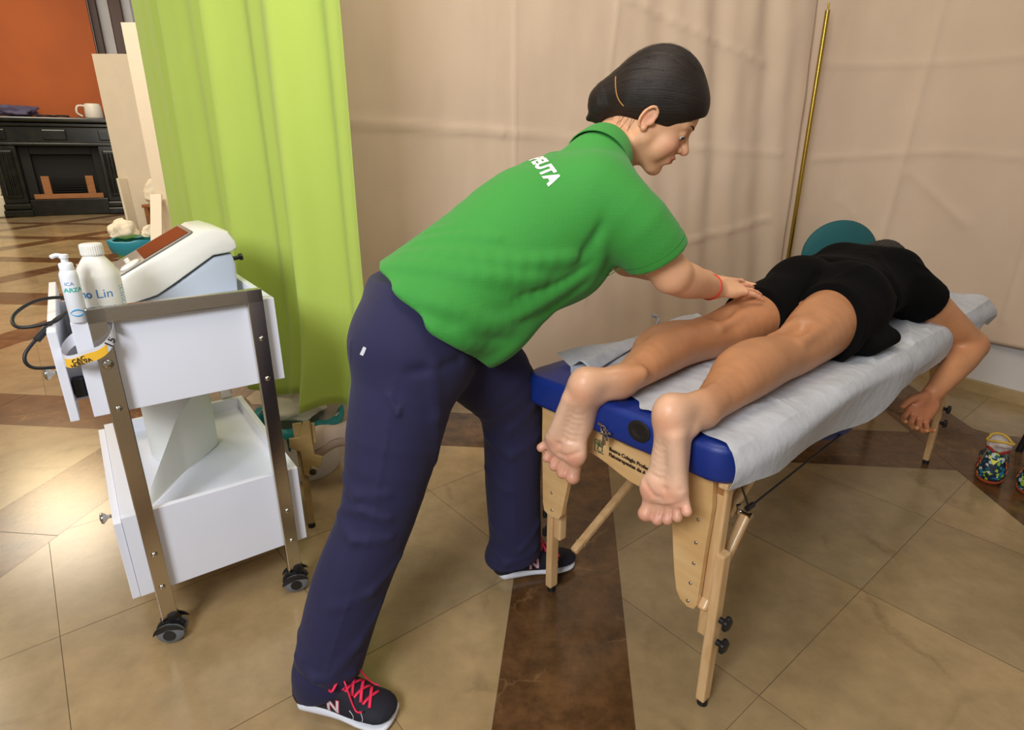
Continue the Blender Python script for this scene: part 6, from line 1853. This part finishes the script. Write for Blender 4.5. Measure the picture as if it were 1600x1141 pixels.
# --- trousers
m_navy = weave_mat('navy_twill', (30, 28, 66), rough=0.85, sheen=0.04, bump=0.12, var=0.05)
F = Field((-0.58, 0.90, 0.01), (0.26, 1.62, 1.02), 0.0045)
hR = vv(-0.218, 1.195, 0.775); hL_ = vv(-0.130, 1.37, 0.735)
kR = vv(-0.292, 1.11, 0.445); aR = vv(-0.412, 1.030, 0.110)
kL = vv(-0.002, 1.435, 0.535); aL = vv(0.010, 1.445, 0.100)
F.loft([(vv(-0.205, 1.275, 0.755), SL, 0.165, 0.115), (vv(-0.222, 1.275, 0.840), SL, 0.152, 0.112), (vv(-0.215, 1.275, 0.915), SL, 0.125, 0.085)], 0.04)
F.ball(hR + vv(-0.020, 0.0, 0.03), 0.108, 0.04); F.ball(hL_ + vv(-0.035, 0.0, 0.05), 0.105, 0.04)
F.chain([hR, hR * 0.5 + kR * 0.5 + vv(0.0, 0, 0), kR, kR * 0.5 + aR * 0.5 + vv(-0.01, 0, 0.0), aR, aR + vv(-0.008, 0, -0.045)], [0.112, 0.100, 0.080, 0.080, 0.074, 0.076], 0.03)
F.chain([hL_, hL_ * 0.5 + kL * 0.5 + vv(0.01, 0, 0.02), kL, kL * 0.5 + aL * 0.5 + vv(-0.002, 0, 0), aL, aL + vv(-0.012, 0, -0.035)], [0.110, 0.102, 0.080, 0.074, 0.072, 0.076], 0.03)
# cloth behaviour: creases at knee, hip, hems
camd = nrm(vv(0, 0, 1.18) - vv(-0.25, 1.15, 0.5))
def leg_pt(p, q, t, ang, r):
    c = np.array(p) * (1 - t) + np.array(q) * t; u = nrm(np.array(q) - np.array(p)); s0 = nrm(np.cross(u, (0, 1, 0))); f0 = -np.cross(u, s0)
    a = math.radians(ang)
    if f0[1] > 0: f0 = -f0
    if s0[0] < 0: s0 = -s0
    return c + s0 * r * math.cos(a) + f0 * r * math.sin(a)      # 0 = image right, 90 = towards the viewer
for p, q, pts, w, am in (
    (hR, kR, [(0.98, 150, .09), (0.93, 110, .092), (0.95, 70, .09)], 0.010, 0.006), (hR, kR, [(0.80, 160, .09), (0.85, 120, .092), (0.80, 80, .09)], 0.012, 0.005),
    (kR, aR, [(0.05, 160, .085), (0.12, 110, .09), (0.05, 60, .088)], 0.010, 0.006), (kR, aR, [(0.20, 20, .085), (0.40, 60, .085), (0.55, 110, .08)], 0.012, 0.005), (kR, aR, [(0.5, 20, .085), (0.75, 50, .08), (0.98, 80, .078)], 0.012, 0.006),
    (kR, aR, [(0.96, 150, .08), (1.0, 100, .082), (0.96, 40, .08)], 0.010, 0.009), (kR, aR, [(1.07, 170, .08), (1.03, 110, .08), (1.1, 60, .08)], 0.008, -0.006), (kR, aR, [(0.85, 170, .08), (0.93, 130, .08)], 0.01, 0.006),
    (hR, kR, [(0.0, 60, .115), (0.30, 40, .108), (0.6, 10, .1)], 0.014, 0.006), (hR, kR, [(-0.05, 30, .12), (0.05, 80, .12)], 0.012, -0.007), (hR, kR, [(0.1, 95, .112), (0.5, 92, .104), (0.95, 90, .09)], 0.004, 0.003), (kR, aR, [(0.0, 90, .088), (0.5, 88, .086), (1.0, 88, .08)], 0.004, 0.003),
    (hL_, kL, [(0.9, 40, .09), (0.95, 100, .09)], 0.012, 0.006), (kL, aL, [(0.1, 150, .085), (0.2, 90, .082), (0.1, 30, .085)], 0.012, 0.006), (kL, aL, [(0.35, 160, .08), (0.45, 100, .08)], 0.012, 0.005),
    (kL, aL, [(0.92, 160, .078), (1.0, 110, .08), (0.92, 40, .08)], 0.010, 0.008), (kL, aL, [(0.75, 30, .08), (0.9, 80, .08)], 0.010, 0.007), (kL, aL, [(0.7, 150, .08), (0.82, 120, .08)], 0.010, 0.005), (kL, aL, [(0.0, 90, .085), (0.6, 90, .08), (1, 90, .08)], 0.004, 0.003)):
    F.ridge([leg_pt(p, q, *a) for a in pts], w, am)
# pocket seam and slanted pocket opening
pk = [vv(-0.318, 1.13, 0.90), vv(-0.270, 1.075, 0.865), vv(-0.262, 1.07, 0.83)]
F.ridge(pk, 0.006, -0.006)
F.ridge([vv(-0.325, 1.13, 0.83), vv(-0.335, 1.13, 0.77), vv(-0.315, 1.09, 0.70)], 0.004, 0.003)
F.ridge([vv(-0.245, 1.065, 0.74), vv(-0.225, 1.06, 0.70), vv(-0.195, 1.06, 0.76), vv(-0.165, 1.07, 0.83)], 0.006, 0.006)
F.cut((-0.42, 0, 0.056), (0.36, 0, -1), hi=(-0.16, 1.25, 1.1))
F.cut((0.0, 0, 0.072), (0.15, 0, -1), lo=(-0.15, 1.26, 0.0))
F.cut((-0.235, 1.27, 0.938), (-0.1, 0, 1))
me, P = F.mesh('trousers', 2)
trs = link_mesh('trousers', me, m_navy, wo, smooth=True)
bt_ = bvh_of(trs)
bm = new(); q0 = Vector((-0.292, 1.085, 0.818)); 
box(bm, (-0.0035, -0.0008, -0.009), (0.0035, 0.0008, 0.009), Matrix.Translation(q0) @ Matrix.Rotation(math.radians(28), 4, 'Y'))
for v in bm.verts:
    pass
h = bt_.ray_cast(Vector((-0.292, 0.9, 0.818)), Vector((0, 1, 0)))
if h[0] is not None: bmesh.ops.translate(bm, verts=bm.verts[:], vec=(0, h[0].y - 0.0015 - q0.y, 0))
obj('pocket_tag', bm, mat('tag_white', (220, 220, 226), 0.6), trs)
# --- bracelet
bm = new(); d = Vector(nrm(wrR - elR)); c = Vector(wrR) - d * 0.028; s_ = d.orthogonal().normalized(); t_ = d.cross(s_)
tube(bm, [c + (s_ * math.cos(a) + t_ * math.sin(a)) * 0.0305 + d * 0.002 * math.sin(2 * a) for a in np.linspace(0, 2 * math.pi, 40, endpoint=False)], 0.0, 4, closed=True, flat=(0.0060, 0.0016, d))
obj('bracelet', bm, mat('red_thread', (206, 26, 22), 0.6), wo, smooth=True)

# --- trainers
m_sh = mat('shoe_navy_mesh', (22, 22, 38), 0.75, bump=0.3, bscale=700, var=0.1)
m_sole = mat('shoe_sole_white', (222, 224, 232), 0.5)
m_pink = mat('lace_pink', (236, 44, 84), 0.6)
def shoe(heel, toe, roll=0.0, pitch=0.0, L=0.272, parent=None, top=True, cols=None):
    up, so = shoe_field(L)
    h = Vector(heel); t = Vector(toe); d = (t - h).normalized(); l = Vector((0, 0, 1)).cross(d).normalized(); u = d.cross(l)
    M = frame(h, d, l, u) @ Matrix.Rotation(pitch, 4, 'Y')
    up.cone((0.055, 0, 0.10), (0.070, 0, 0.16), 0.021, 0.030, 0.004, 's')
    me1, P1 = up.mesh('upper', 2); me1.transform(M)
    me2, P2 = so.mesh('sole', 2); me2.transform(M)
    so_ = empty('shoe', M @ Vector((L / 2, 0, 0))) if False else None
    o1 = link_mesh('shoe', me1, m_sh, parent, smooth=True)
    o2 = link_mesh('sole', me2, m_sole, o1, smooth=True)
    b1 = bvh_of(o1)
    def on(x, y, off=0.001):
        r = b1.ray_cast(M @ Vector((x, y, 0.2)), -(M.to_3x3() @ Vector((0, 0, 1))))
        return (r[0] + (M.to_3x3() @ Vector((0, 0, 1))) * off) if r[0] is not None else M @ Vector((x, y, 0.06))
    bm = new()
    for k in range(4):
        x = 0.125 + k * 0.020
        tube(bm, [on(x - 0.008 + 0.016 * i / 6, -0.022 + 0.044 * i / 6, 0.0018) for i in range(7)], 0, 4, flat=(0.0065, 0.002, (0, 0, 1)))
        tube(bm, [on(x - 0.008 + 0.016 * i / 6, 0.022 - 0.044 * i / 6, 0.0030) for i in range(7)], 0, 4, flat=(0.0065, 0.002, (0, 0, 1)))
    kx = on(0.120, 0, 0.006)
    R3 = M.to_3x3()
    for sgn in (-1, 1):
        loop = [kx, kx + R3 @ Vector((0.004, sgn * 0.022, 0.012)), kx + R3 @ Vector((0.002, sgn * 0.044, 0.004)), kx + R3 @ Vector((-0.010, sgn * 0.034, -0.002)), kx]
        tube(bm, smooth_pts(loop, 7), 0, 4, flat=(0.0055, 0.002, (0, 0, 1)))
        end = [kx, kx + R3 @ Vector((0.02, sgn * 0.022, 0.006)), on(0.165, sgn * 0.034, 0.004), on(0.185, sgn * 0.040, 0.003)]
        tube(bm, smooth_pts(end, 7), 0.0020, 6)
    obj('laces', bm, m_pink, o1, smooth=True)
    # side mark: a pink edged silver N, and thin silver lines
    for side in (-1, 1):
        nn = R3 @ Vector((0, side, 0.35)); nn.normalize(); xx = R3 @ Vector((1, 0, 0)) * (1 if side < 0 else -1); yy = nn.cross(xx).normalized(); xx = yy.cross(nn).normalized()
        c = M @ Vector((0.112, side * 0.03, 0.047)) + nn * 0.03
        text_mesh('N', 0.040, frame(c, xx, yy, nn), m_pink, 'side_mark', o1, 0.0022, b1, 0.0006, sub=2, maxd=0.06)
        text_mesh('N', 0.040, frame(c, xx, yy, nn), mat('mark_silver', (206, 206, 212), 0.4), 'side_mark', o1, 0.0010, b1, 0.0012, sub=2, maxd=0.06)
        bm = new()
        for k in range(2):
            pts = []
            for i in range(8):
                p = M @ Vector((0.150 + k * 0.022 + 0.012 * math.sin(i / 7 * 3), side * 0.09, 0.020 + 0.030 * i / 7))
                r = b1.ray_cast(p, -(R3 @ Vector((0, side, 0))))
                if r[0] is not None: pts.append(r[0] + R3 @ Vector((0, side * 0.0006, 0)))
            if len(pts) > 2: tube(bm, pts, 0.0008, 5)
        obj('silver_line', bm, MATS['mark_silver'], o1, smooth=True)
    return o1
shoe((-0.489, 1.022, 0.0), (-0.250, 0.958, 0.0), L=0.260, parent=wo)
shoe((-0.052, 1.440, 0.0), (0.206, 1.500, 0.0), parent=wo)

# ================================================================== THE PATIENT'S RUNNING SHOES, WITH SOCKS IN THEM
m_or = mat('sole_orange', (206, 92, 50), 0.55)
def camo_mat():
    m = mat('camo_mesh', (24, 60, 84), 0.6)
    nt = m.node_tree; b = nt.nodes['Principled BSDF']; tc = nt.nodes.new('ShaderNodeTexCoord')
    v = nt.nodes.new('ShaderNodeTexVoronoi'); v.inputs['Scale'].default_value = 95
    nt.links.new(tc.outputs['Object'], v.inputs['Vector'])
    sp_ = nt.nodes.new('ShaderNodeSeparateColor'); nt.links.new(v.outputs['Color'], sp_.inputs['Color'])
    r = nt.nodes.new('ShaderNodeValToRGB'); r.color_ramp.interpolation = 'CONSTANT'
    cs = [(0.0, (18, 40, 66)), (0.35, (20, 88, 92)), (0.5, (14, 28, 22)), (0.68, (150, 186, 50)), (0.8, (30, 118, 150)), (0.9, (190, 200, 190))]
    r.color_ramp.elements[0].position = 0; r.color_ramp.elements[0].color = lin(cs[0][1])
    r.color_ramp.elements[1].position = cs[1][0]; r.color_ramp.elements[1].color = lin(cs[1][1])
    for p, c in cs[2:]:
        e = r.color_ramp.elements.new(p); e.color = lin(c)
    nt.links.new(sp_.outputs['Red'], r.inputs['Fac']); nt.links.new(r.outputs['Color'], b.inputs['Base Color'])
    return m
m_camo = camo_mat()
m_sock = mat('sock_white', (200, 186, 176), 0.95, bump=0.6, bscale=220)
def runner(heel, toe, label, band):
    up, so = shoe_field(0.27)
    h = Vector(heel); t = Vector(toe); d = (t - h).normalized(); l = Vector((0, 0, 1)).cross(d).normalized(); M = frame(h, d, l, d.cross(l)) @ Matrix.Scale(1.14, 4)
    R3 = frame((0, 0, 0), d, l, d.cross(l)).to_3x3()
    up.cone((0.050, 0, 0.095), (0.062, 0, 0.16), 0.020, 0.030, 0.004, 's')
    root = empty('running_shoe', M @ Vector((0.13, 0, 0)), label, 'shoe', None)
    me1, _ = up.mesh('upper', 2); me1.transform(M); o1 = link_mesh('upper', me1, m_camo, root, smooth=True)
    me2, _ = so.mesh('sole', 2); me2.transform(M @ Matrix.Scale(1.45, 4, (0, 0, 1))); link_mesh('sole', me2, m_or, root, smooth=True)
    b1 = bvh_of(o1)
    def side_pts(pl, side):
        out = []
        for x, z in pl:
            r = b1.ray_cast(M @ Vector((x, side * 0.12, z)), -(R3 @ Vector((0, side, 0))))
            if r[0] is not None: out.append(r[0] + R3 @ Vector((0, side * 0.0008, 0)))
        return out
    for side in (-1, 1):
        bm = new()
        for zz in (0.046, 0.064, 0.080):
            p = side_pts([(0.03 + 0.01 * i, zz + 0.004 * math.sin(i)) for i in range(6)], side)
            if len(p) > 2: tube(bm, p, 0.003, 6)
        obj('overlay', bm, m_or, o1, smooth=True)
    # heel panel: yellow triangle on blue
    bm = new(); b2 = R3 @ Vector((1, 0, 0))
    q = []
    for y, z in ((-0.018, 0.105), (0.018, 0.105), (0, 0.078)):
        r = b1.ray_cast(M @ Vector((-0.1, y, z)), b2); q.append((r[0] if r[0] is not None else M @ Vector((0.0, y, z))) - b2 * 0.002)
    vs = [bm.verts.new(p) for p in q] + [bm.verts.new(p - b2 * 0.002) for p in q]
    bm.faces.new(vs[:3]); bm.faces.new(vs[3:]); [bm.faces.new((vs[i], vs[(i + 1) % 3], vs[3 + (i + 1) % 3], vs[3 + i])) for i in range(3)]
    bmesh.ops.recalc_face_normals(bm, faces=bm.faces[:])
    obj('heel_patch', bm, mat('patch_yellow', (220, 214, 40), 0.5), o1)
    bm = new(); tube(bm, smooth_pts([M @ Vector(p) for p in ((0.02, 0.0, 0.112), (0.02, 0.02, 0.125), (0.05, 0.028, 0.118), (0.09, 0.0, 0.112), (0.05, -0.028, 0.118), (0.02, -0.02, 0.122))], 5, True), 0.005, 8, closed=True)
    obj('collar_lining', bm, mat('lining_red', (150, 34, 26), 0.8), root, smooth=True)
    return root, M
r1, M1 = runner((1.800, 1.950, 0), (1.98, 2.145, 0), 'multicoloured running shoe with orange sole, left one of the pair on the floor', 0)
r2, M2 = runner((1.882, 1.868, 0), (2.09, 2.045, 0), 'multicoloured running shoe with orange sole and brand letters, right one of the pair', 0)
up_b = [o for o in r2.children if o.name.startswith('upper')][0]
text_mesh('NOOSA', 0.022, M2 @ frame((0.075, 0.05, 0.052), (-1, 0, 0), (0, 0, 1), (0, 1, 0)), m_wprint, 'lettering', up_b, 0.0006, bvh_of(up_b), 0.001, sub=1, maxd=0.06)
def sock(M, seed, label, stripe):
    R3 = M.to_3x3()
    bm = new()
    def fn(u, v):
        a = 2 * math.pi * u; r = 0.024 + 0.010 * v + 0.0015 * math.sin(a * 3 + seed) * v + 0.006 * fbm(math.cos(a) * 2 + seed, math.sin(a) * 2, v * 3)
        return M @ Vector((0.058 + r * math.cos(a) * 1.1, r * math.sin(a), 0.085 + 0.060 * v + 0.006 * math.sin(a * 2 + seed) * v + 0.004 * math.sin(v * 20)))
    g = sheet(bm, fn, 48, 14, 0.0, closed_u=True)
    bmesh.ops.recalc_face_normals(bm, faces=bm.faces[:])
    s_ = empty('sock', M @ Vector((0.058, 0, 0.085)), label, 'sock')
    obj('knit', bm, m_sock, s_, smooth=True)
    bm = new(); pts = [Vector(fn(u, 0.97)) + Vector((0, 0, 0.004)) for u in np.linspace(0, 1, 40, endpoint=False)]
    tube(bm, pts, 0.0045, 6, closed=True); obj('cuff_stripe', bm, stripe, s_, smooth=True)
sock(M1, 1.0, 'white sock with yellow cuff stuffed in the left running shoe', mat('stripe_yellow', (206, 170, 60), 0.8))
sock(M2, 2.6, 'white sock with yellowish cuff stuffed in the right running shoe', mat('stripe_pale', (200, 180, 110), 0.8))
# ================================================================== LIGHT
def area(name, loc, target, size, power, color=(1, 1, 1), sy=None, spread=None):
    d = bpy.data.lights.new(name, 'AREA'); d.energy = power; d.color = color
    d.shape = 'RECTANGLE'; d.size = size; d.size_y = sy or size
    if spread: d.spread = spread
    o = bpy.data.objects.new(name, d); C.objects.link(o)
    o.location = loc
    o.rotation_euler = (Vector(target) - Vector(loc)).to_track_quat('-Z', 'Y').to_euler()
    return o
w = bpy.data.worlds.new('room_light'); S.world = w; w.use_nodes = True
bg = w.node_tree.nodes['Background']; bg.inputs['Color'].default_value = (0.95, 0.87, 0.76, 1); bg.inputs['Strength'].default_value = 0.34
area('camera_side_window', (-1.0, -1.0, 2.2), (-0.1, 2.4, 1.25), 0.9, 70, (0.92, 0.95, 1.0))
area('hall_overhead_light', (-6.3, 7.3, 3.4), (-6.4, 7.6, 0), 1.1, 65, (1.0, 0.70, 0.32))
area('hall_overhead_light', (-8.5, 9.5, 5.6), (-8.0, 9.5, 0), 2.0, 170, (1.0, 0.88, 0.7))  # added fill for the dim hall, kept clear of the floor reflection
area('board_fill_light', (-3.6, 3.8, 3.6), (-4.4, 7.2, 1.2), 1.0, 90, (1.0, 0.92, 0.8))  # unseen fill light, added to brighten the cream boards
area('cloth_fill_light', (0.1, 1.1, 3.1), (0.3, 3.0, 1.5), 1.2, 34, (1.0, 0.88, 0.70))  # added fill aimed at the beige cloth, not a fitting of the room
area('far_wall_fill', (-6.5, 9.5, 4.4), (-7.5, 12.8, 1.5), 1.5, 60, (1.0, 0.88, 0.7))  # extra light added to lift the far wall and posts
area('hall_window', (-5.5, 3.5, 3.2), (-1.5, 2.3, 0.0), 1.5, 90, (1.0, 0.88, 0.68))
S.view_settings.view_transform = 'Standard'
S.view_settings.look = 'None'
S.view_settings.exposure = 0.0
S.view_settings.gamma = 1.0
S.view_settings.use_curve_mapping = False
